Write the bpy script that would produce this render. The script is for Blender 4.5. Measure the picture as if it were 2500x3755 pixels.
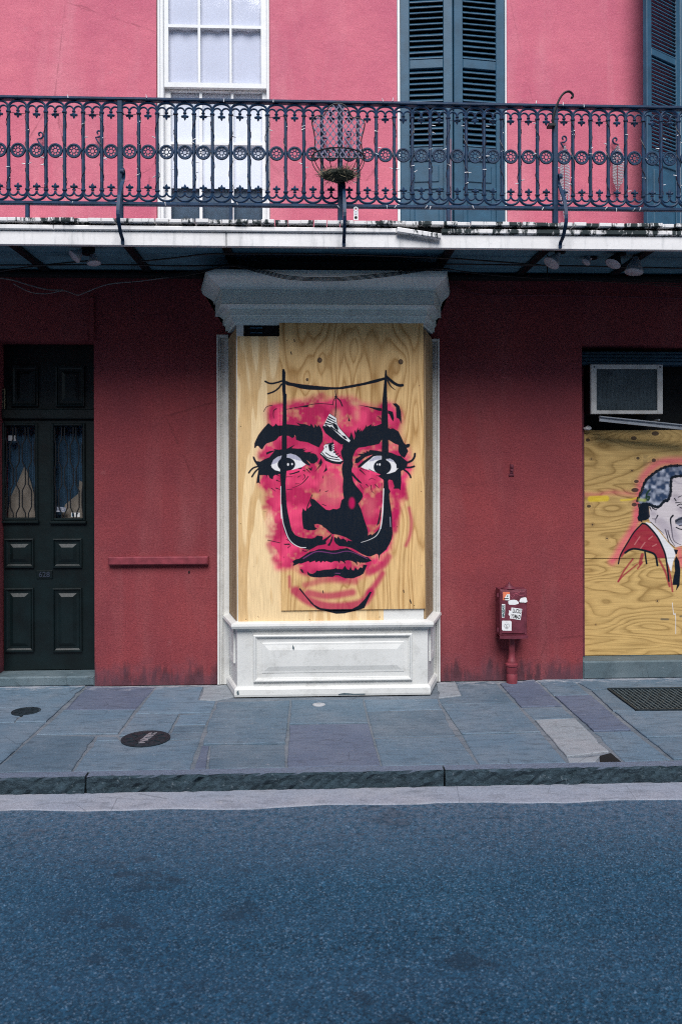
import bpy, bmesh, math, random
import numpy as np
from mathutils import Vector, Matrix
random.seed(7)
RNG = np.random.default_rng(7)
for o in list(bpy.data.objects):
    bpy.data.objects.remove(o, do_unlink=True)
SC = bpy.context.scene
COL = SC.collection
PI = math.pi
R = math.radians

# ------------------------------------------------------------------ camera, sky, sun, exposure
FK, CX, HY = 2940.0, 1250.0, 1731.0        # focal length and principal point of the photograph, in its own pixels
YAW, ROLL = R(2.34), 0.0028
CAMY, CAMZ = -6.53, 1.716
cd = bpy.data.cameras.new('camera')
cam = bpy.data.objects.new('camera', cd)
COL.objects.link(cam)
cd.sensor_fit = 'AUTO'
cd.sensor_width = 36.0
cd.lens = FK / 3755.0 * 36.0
cd.shift_y = -(1877.5 - HY) / 3755.0
cd.clip_start, cd.clip_end = 0.05, 500
cd.dof.use_dof = True
cd.dof.focus_distance = 6.1
cd.dof.aperture_fstop = 2.6
cam.matrix_world = (Matrix.Translation((0, CAMY, CAMZ)) @ Matrix.Rotation(-YAW, 4, 'Z')
                    @ Matrix.Rotation(PI / 2, 4, 'X') @ Matrix.Rotation(-ROLL, 4, 'Z'))
SC.camera = cam

W = bpy.data.worlds.new('World')
SC.world = W
W.use_nodes = True
nt = W.node_tree
nt.nodes.clear()
sky = nt.nodes.new('ShaderNodeTexSky')
sky.sky_type = 'NISHITA'
sky.sun_disc = False
SUN_EL = 49.0
sky.sun_elevation = R(SUN_EL)
sky.sun_rotation = R(180)
sky.dust_density = 0.6
sky.air_density = 1.0
bg = nt.nodes.new('ShaderNodeBackground')
bg.inputs['Strength'].default_value = 0.05
wo = nt.nodes.new('ShaderNodeOutputWorld')
nt.links.new(sky.outputs[0], bg.inputs[0])
nt.links.new(bg.outputs[0], wo.inputs[0])

sd = bpy.data.lights.new('sun', 'SUN')
sd.energy = 1.5
sd.angle = R(38)
sd.color = (1.0, 0.985, 0.965)
sun = bpy.data.objects.new('sun', sd)
sun.rotation_euler = (R(90 - SUN_EL), 0, 0)
sun.location = (0, -6, 9)
COL.objects.link(sun)

SC.view_settings.view_transform = 'Standard'
SC.view_settings.look = 'None'
SC.view_settings.gamma = 1.0
SC.view_settings.use_curve_mapping = False
SC.view_settings.exposure = 1.42
SC.render.engine = 'CYCLES'
SC.cycles.use_denoising = False
SC.cycles.max_bounces = 6
SC.cycles.filter_width = 1.05

# ------------------------------------------------------------------ measuring: photograph pixel -> point on a known plane
_ca, _sa = math.cos(YAW), math.sin(YAW)
def ray(px, py):
    X, Y = px - CX, HY - py
    X0 = X * math.cos(ROLL) + Y * math.sin(ROLL)
    Y0 = -X * math.sin(ROLL) + Y * math.cos(ROLL)
    u, v = X0 / FK, Y0 / FK
    return Vector((_sa + u * _ca, _ca - u * _sa, v))
def P(px, py, Y=0.0):                       # point on the upright plane y = Y
    d = ray(px, py)
    t = (Y - CAMY) / d.y
    return d.x * t, CAMZ + d.z * t
def PX(px, Y=0.0, py=1731): return P(px, py, Y)[0]
def PZ(py, Y=0.0, px=1250): return P(px, py, Y)[1]
def G(px, py, z=0.0):                       # point on level ground z
    d = ray(px, py)
    t = (z - CAMZ) / d.z
    return d.x * t, CAMY + d.y * t

# ------------------------------------------------------------------ materials
def nodes_of(name):
    m = bpy.data.materials.new(name)
    m.use_nodes = True
    t = m.node_tree
    t.nodes.clear()
    out = t.nodes.new('ShaderNodeOutputMaterial')
    b = t.nodes.new('ShaderNodeBsdfPrincipled')
    t.links.new(b.outputs[0], out.inputs[0])
    return m, t, b
class NT:
    """small helper for writing node graphs"""
    def __init__(s, t): s.t = t
    def n(s, typ, **kw):
        x = s.t.nodes.new(typ)
        for k, v in kw.items(): setattr(x, k, v)
        return x
    def link(s, a, b): s.t.links.new(a, b)
    def val(s, inp, v):
        if hasattr(v, 'is_output') or isinstance(v, bpy.types.NodeSocket): s.link(v, inp)
        else: inp.default_value = v
    def pos(s): return s.n('ShaderNodeNewGeometry').outputs['Position']
    def scale(s, vec, sc):
        m = s.n('ShaderNodeMapping'); s.link(vec, m.inputs[0]); m.inputs['Scale'].default_value = sc
        return m.outputs[0]
    def noise(s, vec, sc, detail=4, rough=.55, dist=0.0):
        x = s.n('ShaderNodeTexNoise'); s.link(vec, x.inputs['Vector'])
        x.inputs['Scale'].default_value = sc; x.inputs['Detail'].default_value = detail
        x.inputs['Roughness'].default_value = rough; x.inputs['Distortion'].default_value = dist
        return x.outputs[0]
    def voro(s, vec, sc, feature='F1', out=0):
        x = s.n('ShaderNodeTexVoronoi'); x.feature = feature; s.link(vec, x.inputs['Vector'])
        x.inputs['Scale'].default_value = sc
        return x.outputs[out]
    def ramp(s, fac, stops):
        r = s.n('ShaderNodeValToRGB'); s.link(fac, r.inputs[0])
        e = r.color_ramp.elements
        while len(e) < len(stops): e.new(0.5)
        for i, (p, c) in enumerate(stops):
            e[i].position = p
            e[i].color = (c, c, c, 1) if isinstance(c, (int, float)) else (*c, 1)
        return r.outputs[0]
    def mix(s, fac, a, b, mode='MIX'):
        x = s.n('ShaderNodeMix'); x.data_type = 'RGBA'; x.blend_type = mode
        s.val(x.inputs[0], fac)
        for i, v in ((6, a), (7, b)):
            if isinstance(v, tuple): x.inputs[i].default_value = (*v, 1) if len(v) == 3 else v
            else: s.val(x.inputs[i], v)
        return x.outputs[2]
    def math(s, op, a, b=0.0, c=None):
        x = s.n('ShaderNodeMath'); x.operation = op
        s.val(x.inputs[0], a); s.val(x.inputs[1], b)
        if c is not None: s.val(x.inputs[2], c)
        return x.outputs[0]
    def bump(s, h, strength, dist, b, prev=None):
        x = s.n('ShaderNodeBump'); s.link(h, x.inputs['Height'])
        x.inputs['Strength'].default_value = strength; x.inputs['Distance'].default_value = dist
        if prev is not None: s.link(prev, x.inputs['Normal'])
        if b is not None: s.link(x.outputs[0], b.inputs['Normal'])
        return x.outputs[0]
    def rnd(s): return s.n('ShaderNodeObjectInfo').outputs['Random']

def m_plain(name, col, rough=.6, metal=0.0, var=.25, sc=14.0, bump=.15, bsc=90.0, spec=.4):
    m, t, b = nodes_of(name); N = NT(t)
    p = N.pos()
    n = N.noise(p, sc, 5)
    f = N.ramp(n, [(.3, 0.0), (.7, 1.0)])
    lo = tuple(c * (1 - var) for c in col); hi = tuple(min(1, c * (1 + var)) for c in col)
    N.link(N.mix(f, lo, hi), b.inputs['Base Color'])
    b.inputs['Roughness'].default_value = rough
    b.inputs['Metallic'].default_value = metal
    b.inputs['Specular IOR Level'].default_value = spec
    if bump: N.bump(N.noise(p, bsc, 3), bump, .004, b)
    return m

def m_stucco(name, col, dark, worn, stains=False):
    m, t, b = nodes_of(name); N = NT(t)
    p = N.pos()
    big = N.noise(p, 1.1, 6, .65)
    c = N.mix(N.ramp(big, [(.34, 0.0), (.64, 1.0)]), col, dark)
    strk = N.noise(N.scale(p, (2.2, 1, .3)), 1.3, 5, .65, .6)
    c = N.mix(N.math('MULTIPLY', N.ramp(strk, [(.5, 0.0), (.72, 1.0)]), .32), c, worn)
    hz = N.noise(N.scale(p, (.35, 1, 3.0)), 2.2, 5, .65)
    c = N.mix(N.math('MULTIPLY', N.ramp(hz, [(.52, 0.0), (.7, 1.0)]), .3), c, dark)
    cl = N.noise(p, 3.4, 6, .7)
    c = N.mix(N.math('MULTIPLY', N.ramp(cl, [(.5, 0.0), (.66, 1.0)]), .4), c, dark)
    grit = N.noise(p, 75, 4, .75)
    c = N.mix(N.math('MULTIPLY', N.ramp(grit, [(.38, 1.0), (.52, 0.0)]), .5 if stains else .22), c, tuple(x * .6 for x in dark))
    c = N.mix(N.math('MULTIPLY', N.ramp(grit, [(.56, 0.0), (.68, 1.0)]), .4), c, worn)
    spot = N.noise(p, 5.0, 6, .75)
    c = N.mix(N.math('MULTIPLY', N.ramp(spot, [(.62, 0.0), (.74, 1.0)]), .4), c, worn)
    crk = N.voro(N.scale(p, (1, 1, .8)), .9, 'DISTANCE_TO_EDGE')
    wv = N.math('ADD', crk, N.math('MULTIPLY', N.math('SUBTRACT', N.noise(p, 7, 5, .7), .5), .035))
    c = N.mix(N.math('MULTIPLY', N.ramp(N.math('ABSOLUTE', wv), [(.0, 1.0), (.004, .0)]), N.ramp(N.noise(p, .8, 2), [(.5, 0.0), (.58, .45)])), c, tuple(x * .35 for x in dark))
    if stains:                                # splash marks and soot streaks that rise from the foot of the wall
        s = N.n('ShaderNodeSeparateXYZ'); N.link(p, s.inputs[0])
        low = N.ramp(s.outputs[2], [(.02, 1.0), (.32, .35), (.62, 0.0)])
        k = N.noise(N.scale(p, (9, 1, 1.6)), 1.7, 5, .7)
        c = N.mix(N.math('MULTIPLY', N.ramp(N.math('MULTIPLY', k, low), [(.36, 0.0), (.5, 1.0)]), .8), c, (.035, .022, .03))
        k2 = N.noise(N.scale(p, (3, 1, 3)), 1.9, 6, .75)
        c = N.mix(N.math('MULTIPLY', N.ramp(N.math('MULTIPLY', k2, low), [(.3, 0.0), (.5, 1.0)]), .55), c, (.15, .06, .08))
        drop = N.noise(N.scale(p, (4, 1, 2)), 2.6, 5, .7)
        c = N.mix(N.math('MULTIPLY', N.ramp(drop, [(.73, 0.0), (.77, 1.0)]), .4), c, (.32, .2, .2))
    N.link(c, b.inputs['Base Color'])
    b.inputs['Roughness'].default_value = .85
    b.inputs['Specular IOR Level'].default_value = .25
    h1 = N.bump(N.noise(p, 9, 4, .6), .35, .02, None)
    N.bump(N.noise(p, 110, 4, .75), .8 if stains else .45, .008, b, h1)
    return m

def m_white(name, col=(.78, .77, .76), dirt=(.30, .31, .31), amount=.5, drip=False, peel=.0):
    m, t, b = nodes_of(name); N = NT(t)
    p = N.pos()
    c = N.mix(N.ramp(N.noise(p, 3.2, 5), [(.35, 0.0), (.7, 1.0)]), col, tuple(x * .88 for x in col))
    d = N.noise(N.scale(p, (7, 7, .9)) if drip else p, 3.0 if drip else 9.0, 6, .7)
    c = N.mix(N.math('MULTIPLY', N.ramp(d, [(.52, 0.0), (.72, 1.0)]), amount), c, dirt)
    g = N.noise(N.scale(p, (6, 6, 30)), 4, 5, .7)
    c = N.mix(N.math('MULTIPLY', N.ramp(g, [(.66, 0.0), (.72, 1.0)]), peel), c, (.12, .13, .13))
    N.link(c, b.inputs['Base Color'])
    b.inputs['Roughness'].default_value = .5
    N.bump(N.noise(p, 45, 5, .65), .25, .004, b)
    return m

def m_mould(name):                           # white painted plank ends with patches of black mould
    m, t, b = nodes_of(name); N = NT(t)
    p = N.pos()
    a = N.noise(N.scale(p, (1, 1, .35)), 16, 5, .7)
    r = N.rnd()
    a = N.math('ADD', a, N.math('MULTIPLY', N.math('SUBTRACT', r, .5), .22))
    c = N.mix(N.ramp(a, [(.485, 0.0), (.55, 1.0)]), (.78, .76, .75), (.016, .028, .03))
    N.link(c, b.inputs['Base Color'])
    b.inputs['Roughness'].default_value = .8
    N.bump(a, .4, .01, b)
    return m

def m_iron(name, col=(.007, .025, .058)):
    m, t, b = nodes_of(name); N = NT(t)
    p = N.pos()
    c = N.mix(N.ramp(N.noise(p, 25, 5), [(.35, 0.0), (.7, 1.0)]), col, tuple(x * 1.9 for x in col))
    c = N.mix(N.math('MULTIPLY', N.ramp(N.noise(p, 9, 4), [(.64, 0.0), (.78, 1.0)]), .35), c, (.06, .05, .06))
    N.link(c, b.inputs['Base Color'])
    b.inputs['Roughness'].default_value = .5
    b.inputs['Specular IOR Level'].default_value = .3
    N.bump(N.noise(p, 180, 3), .3, .002, b)
    return m

def m_asphalt():
    m, t, b = nodes_of('asphalt'); N = NT(t)
    p = N.pos()
    c = N.mix(N.ramp(N.noise(p, .7, 5, .6), [(.3, 0.0), (.7, 1.0)]), (.011, .060, .112), (.024, .090, .152))
    v = N.voro(p, 150, out=1)                 # a random colour per stone of the aggregate
    sep = N.n('ShaderNodeSeparateColor'); N.link(v, sep.inputs[0])
    f = N.ramp(sep.outputs[0], [(.0, .4), (.4, .85), (.8, 1.25), (1.0, 1.45)])
    c = N.mix(1.0, c, f, 'MULTIPLY')
    c = N.mix(N.ramp(sep.outputs[2], [(.86, 0.0), (.9, .35), (1.0, 1.0)]), c, (.15, .24, .33))
    v2 = N.voro(p, 70, out=1)
    sep2 = N.n('ShaderNodeSeparateColor'); N.link(v2, sep2.inputs[0])
    c = N.mix(1.0, c, N.ramp(sep2.outputs[1], [(.0, .8), (.95, 1.15), (1.0, 1.5)]), 'MULTIPLY')
    spots = N.noise(N.scale(p, (1, 1.6, 1)), 3.2, 5, .65)
    c = N.mix(N.math('MULTIPLY', N.ramp(spots, [(.61, 0.0), (.66, 1.0)]), .6), c, (.008, .024, .042))
    worn = N.noise(N.scale(p, (.2, 1.4, 1)), 1.3, 4, .6)
    c = N.mix(N.math('MULTIPLY', N.ramp(worn, [(.45, 0.0), (.75, 1.0)]), .22), c, (.07, .14, .23))
    # paler, greyer specks grow denser towards the gutter
    s = N.n('ShaderNodeSeparateXYZ'); N.link(p, s.inputs[0])
    near = N.math('MULTIPLY', N.ramp(N.math('ADD', s.outputs[1], 3.2), [(.2, 0.0), (1.0, 1.0)]), N.ramp(N.noise(p, 30, 4, .7), [(.4, .15), (.62, .8)]))
    c = N.mix(N.math('MULTIPLY', near, .55), c, (.23, .25, .31))
    N.link(c, b.inputs['Base Color'])
    b.inputs['Roughness'].default_value = .8
    b.inputs['Specular IOR Level'].default_value = .3
    h = N.bump(N.voro(p, 150), .6, .006, None)
    N.bump(N.noise(p, 40, 4, .7), .5, .008, b, h)
    return m

def m_stone(name, col, var=.28, warm=(.30, .29, .33), rough=.7, paving=True):
    m, t, b = nodes_of(name); N = NT(t)
    p = N.pos(); r = N.rnd()
    lo = tuple(c * (1 - var) for c in col); hi = tuple(c * (1 + var) for c in col)
    c = N.mix(r, lo, hi)
    c = N.mix(N.math('MULTIPLY', N.ramp(N.noise(p, 2.2, 6, .65), [(.42, 0.0), (.66, 1.0)]), .55), c, warm)
    c = N.mix(N.math('MULTIPLY', N.ramp(N.noise(N.scale(p, (1, 3, 1)), 7.5, 6, .7), [(.5, 0.0), (.66, 1.0)]), .6), c, tuple(x * .5 for x in col))
    c = N.mix(N.math('MULTIPLY', N.ramp(N.noise(p, 14, 6, .75), [(.62, 0.0), (.72, 1.0)]), .5), c, (.5, .48, .5))
    sy = N.n('ShaderNodeSeparateXYZ'); N.link(p, sy.inputs[0])     # lime and dust washed off the wall foot
    foot = N.ramp(N.math('ADD', sy.outputs[1], .6), [(.1, 0.0), (.6, 1.0)])
    if paving: c = N.mix(N.math('MULTIPLY', N.ramp(N.math('MULTIPLY', N.noise(N.scale(p, (1, 2.5, 1)), 8, 6, .75), foot), [(.42, 0.0), (.52, 1.0)]), .7), c, (.40, .40, .43))
    crk = N.voro(N.scale(p, (1, 1.7, 1)), 2.3, 'DISTANCE_TO_EDGE')
    c = N.mix(N.math('MULTIPLY', N.ramp(crk, [(.0, 1.0), (.006, .0)]), N.ramp(N.noise(p, 1.3, 2), [(.52, 0.0), (.56, .7)])), c, tuple(x * .25 for x in col))
    c = N.mix(1.0, c, N.ramp(N.noise(p, 150, 3, .7), [(.3, .7), (.7, 1.3)]), 'MULTIPLY')
    N.link(c, b.inputs['Base Color'])
    b.inputs['Roughness'].default_value = rough
    h = N.bump(N.noise(N.scale(p, (1, 2, 1)), 6, 6, .7), .5, .012, None)
    N.bump(N.noise(p, 70, 4, .7), .4, .005, b, h)
    return m

def m_kerb(name):
    m, t, b = nodes_of(name); N = NT(t)
    p = N.pos()
    a = N.noise(N.scale(p, (1, 1, 1.5)), 24, 8, .74, .3)
    c = N.mix(N.ramp(a, [(.35, 0.0), (.68, 1.0)]), (.008, .026, .036), (.060, .105, .135))
    nz = N.n('ShaderNodeNewGeometry'); s = N.n('ShaderNodeSeparateXYZ'); N.link(nz.outputs['Normal'], s.inputs[0])
    c = N.mix(N.ramp(s.outputs[2], [(.8, 0.0), (.97, 1.0)]), c, (.17, .21, .29))   # the paler top face
    c = N.mix(N.ramp(N.noise(p, 34, 6, .75), [(.6, 0.0), (.72, 1.0)]), c, (.30, .36, .40))
    N.link(c, b.inputs['Base Color'])
    b.inputs['Roughness'].default_value = .7
    N.bump(a, .9, .03, b)
    return m

def m_wood(name, light, dark, horiz=False, rings=9.0, sc=1.0, off=(0, 0, 0), fac=.75, sharp=True, tex=None, knots=()):
    """rotary-cut plywood: contour bands of a stretched noise + fine fibres; tex = (image, x0, x1, z0, z1) is spray paint on it"""
    m, t, b = nodes_of(name); N = NT(t)
    p = N.pos()
    mp = N.n('ShaderNodeMapping'); N.link(p, mp.inputs[0]); mp.inputs['Location'].default_value = off
    st = (.34, 1, 1.25) if horiz else (1.7, 1, .22)
    v = N.scale(mp.outputs[0], tuple(x * sc for x in st))
    n = N.noise(v, 2.1, 2.5, .45, .35)
    for kx, kz, kr in knots:
        mk = N.n('ShaderNodeMapping'); N.link(p, mk.inputs[0])
        sx_, sz_ = (.55, 1.0) if horiz else (1.0, .55)
        mk.inputs['Scale'].default_value = (sx_ / kr, 0, sz_ / kr); mk.inputs['Location'].default_value = (-kx * sx_ / kr, 0, -kz * sz_ / kr)
        ln_ = N.n('ShaderNodeVectorMath'); ln_.operation = 'LENGTH'; N.link(mk.outputs[0], ln_.inputs[0])
        g_ = N.math('DIVIDE', .16, N.math('ADD', N.math('POWER', ln_.outputs['Value'], 2.0), 1.0))
        n = N.math('ADD', n, g_)
    w = N.math('FRACT', N.math('MULTIPLY', n, rings))
    band = N.ramp(w, [(.0, 1.0), (.16, .55), (.55, .05), (.86, .25), (1.0, 1.0)]) if sharp else N.ramp(w, [(.0, 0.0), (.52, 0.06), (.56, .8), (.8, 1.0), (.95, .75), (.99, .0)])
    patch = N.ramp(N.noise(p, 2.4, 4), [(.3, .45), (.7, 1.0)])
    c = N.mix(N.math('MULTIPLY', N.math('MULTIPLY', band, patch), fac), light, dark)
    fv = N.scale(mp.outputs[0], (2.2, 1, 60) if horiz else (60, 1, 2.2))
    fib = N.noise(fv, 3.0, 4, .6)
    c = N.mix(1.0, c, N.ramp(fib, [(.3, .80), (.7, 1.14)]), 'MULTIPLY')
    speck = N.noise(p, 38, 3, .6)
    c = N.mix(N.math('MULTIPLY', N.ramp(speck, [(.72, 0.0), (.76, 1.0)]), .6), c, (.12, .07, .04))
    rough = .62
    if tex:
        img, x0, x1, z0, z1 = tex
        s = N.n('ShaderNodeSeparateXYZ'); N.link(p, s.inputs[0])
        u = N.math('DIVIDE', N.math('SUBTRACT', s.outputs[0], x0), x1 - x0)
        vv = N.math('DIVIDE', N.math('SUBTRACT', s.outputs[2], z0), z1 - z0)
        cmb = N.n('ShaderNodeCombineXYZ'); N.link(u, cmb.inputs[0]); N.link(vv, cmb.inputs[1])
        ti = N.n('ShaderNodeTexImage'); ti.image = img; ti.extension = 'CLIP'; ti.interpolation = 'Cubic'
        N.link(cmb.outputs[0], ti.inputs[0])
        gr = N.noise(p, 240, 2, .6)
        al = N.math('MULTIPLY', ti.outputs[1], N.ramp(gr, [(.3, .975), (.6, 1.0)]))
        pc = N.mix(1.0, ti.outputs[0], N.ramp(fib, [(.3, .86), (.7, 1.1)]), 'MULTIPLY')
        c = N.mix(al, c, pc)
    N.link(c, b.inputs['Base Color'])
    b.inputs['Roughness'].default_value = rough
    b.inputs['Specular IOR Level'].default_value = .12
    N.bump(fib, .25, .002, b)
    return m

def m_glass(name, tint=(.85, .9, .95), refl=.09):
    m = bpy.data.materials.new(name); m.use_nodes = True
    t = m.node_tree; t.nodes.clear(); N = NT(t)
    out = N.n('ShaderNodeOutputMaterial'); tr = N.n('ShaderNodeBsdfTransparent'); gl = N.n('ShaderNodeBsdfGlossy')
    tr.inputs[0].default_value = (*tint, 1); gl.inputs['Roughness'].default_value = .06
    lw = N.n('ShaderNodeLayerWeight'); lw.inputs[0].default_value = .5
    f = N.math('ADD', N.math('MULTIPLY', N.math('POWER', lw.outputs['Facing'], 4.0), .35), refl)
    wob = N.n('ShaderNodeBump'); wob.inputs['Strength'].default_value = .03; wob.inputs['Distance'].default_value = .05
    N.link(N.noise(N.pos(), 4, 2), wob.inputs['Height']); N.link(wob.outputs[0], gl.inputs['Normal'])
    mx = N.n('ShaderNodeMixShader'); N.link(f, mx.inputs[0]); N.link(tr.outputs[0], mx.inputs[1]); N.link(gl.outputs[0], mx.inputs[2])
    N.link(mx.outputs[0], out.inputs[0])
    return m

M = {}
M['pink'] = m_stucco('pink_stucco', (.70, .190, .245), (.54, .125, .19), (.76, .34, .38))
M['red'] = m_stucco('crimson_stucco', (.325, .058, .064), (.215, .042, .053), (.36, .13, .135), True)
M['white'] = m_white('white_paint', (.76, .755, .725), (.33, .32, .29), amount=.4, peel=.7)
M['clean'] = m_white('window_white', (.82, .82, .81), amount=.15)
M['fascia'] = m_white('fascia_white', (.86, .84, .83), (.25, .27, .28), .45, drip=True, peel=.8)
M['trim_mould'] = m_mould('mouldy_white')
M['cornice'] = m_white('shade_tinted_white', (.78, .88, .86), (.42, .52, .53), .4)  # white of the bay, tinted teal and lightened for the shade it stands in
M['iron'] = m_iron('blue_black_iron')
M['black_iron'] = m_iron('black_iron', (.008, .009, .011))
M['shutter'] = m_plain('blue_green_shutter_paint', (.022, .080, .135), .5, var=.22, sc=9)
M['door'] = m_plain('dark_green_door_paint', (.002, .0078, .009), .42, var=.4, sc=7, bump=.3, bsc=30)
M['soffit'] = m_plain('soffit_paint', (.10, .22, .28), .8, var=.25, sc=5)
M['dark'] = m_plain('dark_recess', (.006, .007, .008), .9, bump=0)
M['cable'] = m_plain('black_cable', (.012, .013, .015), .5, bump=0)
M['grey_cable'] = m_plain('grey_cable', (.26, .25, .25), .5, bump=0)
M['asphalt'] = m_asphalt()
M['slate'] = m_stone('blue_slate', (.100, .158, .215), .26, (.20, .235, .275))
M['violet'] = m_stone('violet_slate', (.100, .128, .192), .12, (.15, .175, .235))
M['concrete'] = m_stone('pale_concrete', (.25, .28, .31), .12, (.33, .33, .35))
M['mortar'] = m_stone('mortar', (.12, .15, .18), .1, (.26, .27, .30))
M['gutter'] = m_stone('gutter_concrete', (.31, .33, .39), .1, (.42, .40, .42))
M['kerb'] = m_kerb('rough_granite')
M['step'] = m_stone('grey_step_stone', (.085, .125, .145), .1, (.17, .21, .23), paving=False)
M['iron_cover'] = m_plain('cast_iron_cover', (.022, .035, .045), .5, .3, var=.4, sc=40)
M['grate_bed'] = m_plain('dark_grating_backing', (.022, .042, .052), .9, var=.4, sc=20)  # dark slate colour for the sheet under the bars
M['grate_bar'] = m_plain('worn_grating_iron', (.075, .11, .13), .5, .3, var=.4, sc=20)
M['plug'] = m_plain('dull_pale_metal', (.42, .43, .45), .5, var=.25, sc=60)
M['callbox'] = m_plain('dark_red_paint', (.14, .028, .045), .5, var=.35, sc=16, bump=.3)
M['post_red'] = m_plain('red_post_paint', (.22, .038, .052), .5, var=.3, sc=16, bump=.3)
M['blind'] = m_plain('white_blind', (.86, .86, .88), .8, var=.05, sc=4, bump=.1)
M['net'] = m_plain('pale_curtain', (.66, .66, .72), .9, var=.06, sc=3, bump=.1)
M['dark_inside'] = m_plain('dark_window_inside', (.03, .06, .09), .5, var=.3, sc=20)
M['curtain'] = m_plain('cream_curtain', (.21, .175, .135), .9, var=.15, sc=6)
M['blue_curtain'] = m_plain('blue_curtain', (.03, .075, .12), .9, var=.25, sc=6)
M['glass'] = m_glass('window_glass', (.97, .98, 1.0), .014)
M['steel'] = m_plain('galvanised_steel', (.42, .45, .49), .4, .55, var=.15, sc=20)
M['ac_white'] = m_plain('dirty_white_metal', (.50, .49, .47), .5, var=.2, sc=12)
M['ac_grille'] = m_plain('grey_coil_grille', (.06, .085, .10), .5, .2, var=.3, sc=8)
M['lamp'] = m_plain('white_lamp_shade', (.50, .50, .52), .4, var=.1)
M['lens'] = m_plain('frosted_lamp_glass', (.55, .54, .58), .25, var=.12, sc=60)
M['moss'] = m_plain('dry_moss', (.022, .026, .018), .9, var=.6, sc=60)
M['moss_dry'] = m_plain('straw_moss', (.28, .24, .15), .9, var=.4, sc=60)
M['lattice'] = m_plain('grey_violet_metal', (.15, .14, .22), .5, var=.2)
M['bulb'] = m_plain('clear_mini_bulb', (.62, .62, .64), .25, var=.1, bump=0)
M['bead'] = m_plain('silver_bead', (.60, .60, .62), .25, .5, var=.1, bump=0)
M['sticker'] = m_plain('white_sticker', (.80, .80, .80), .6, var=.05, bump=0)
M['orange'] = m_plain('orange_sticker', (.75, .20, .10), .6, var=.05, bump=0)
M['ink'] = m_plain('black_ink', (.012, .014, .018), .7, var=.1, bump=0)
M['teal_ink'] = m_plain('teal_ink', (.02, .10, .10), .7, var=.1, bump=0)
M['gold'] = m_plain('dull_gold_lettering', (.22, .20, .12), .5, bump=0)
M['number'] = m_plain('worn_number_metal', (.035, .045, .07), .5, .3, bump=0)
M['violet_wood'] = m_plain('brown_violet_rod', (.17, .12, .16), .6, var=.2)

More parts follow.
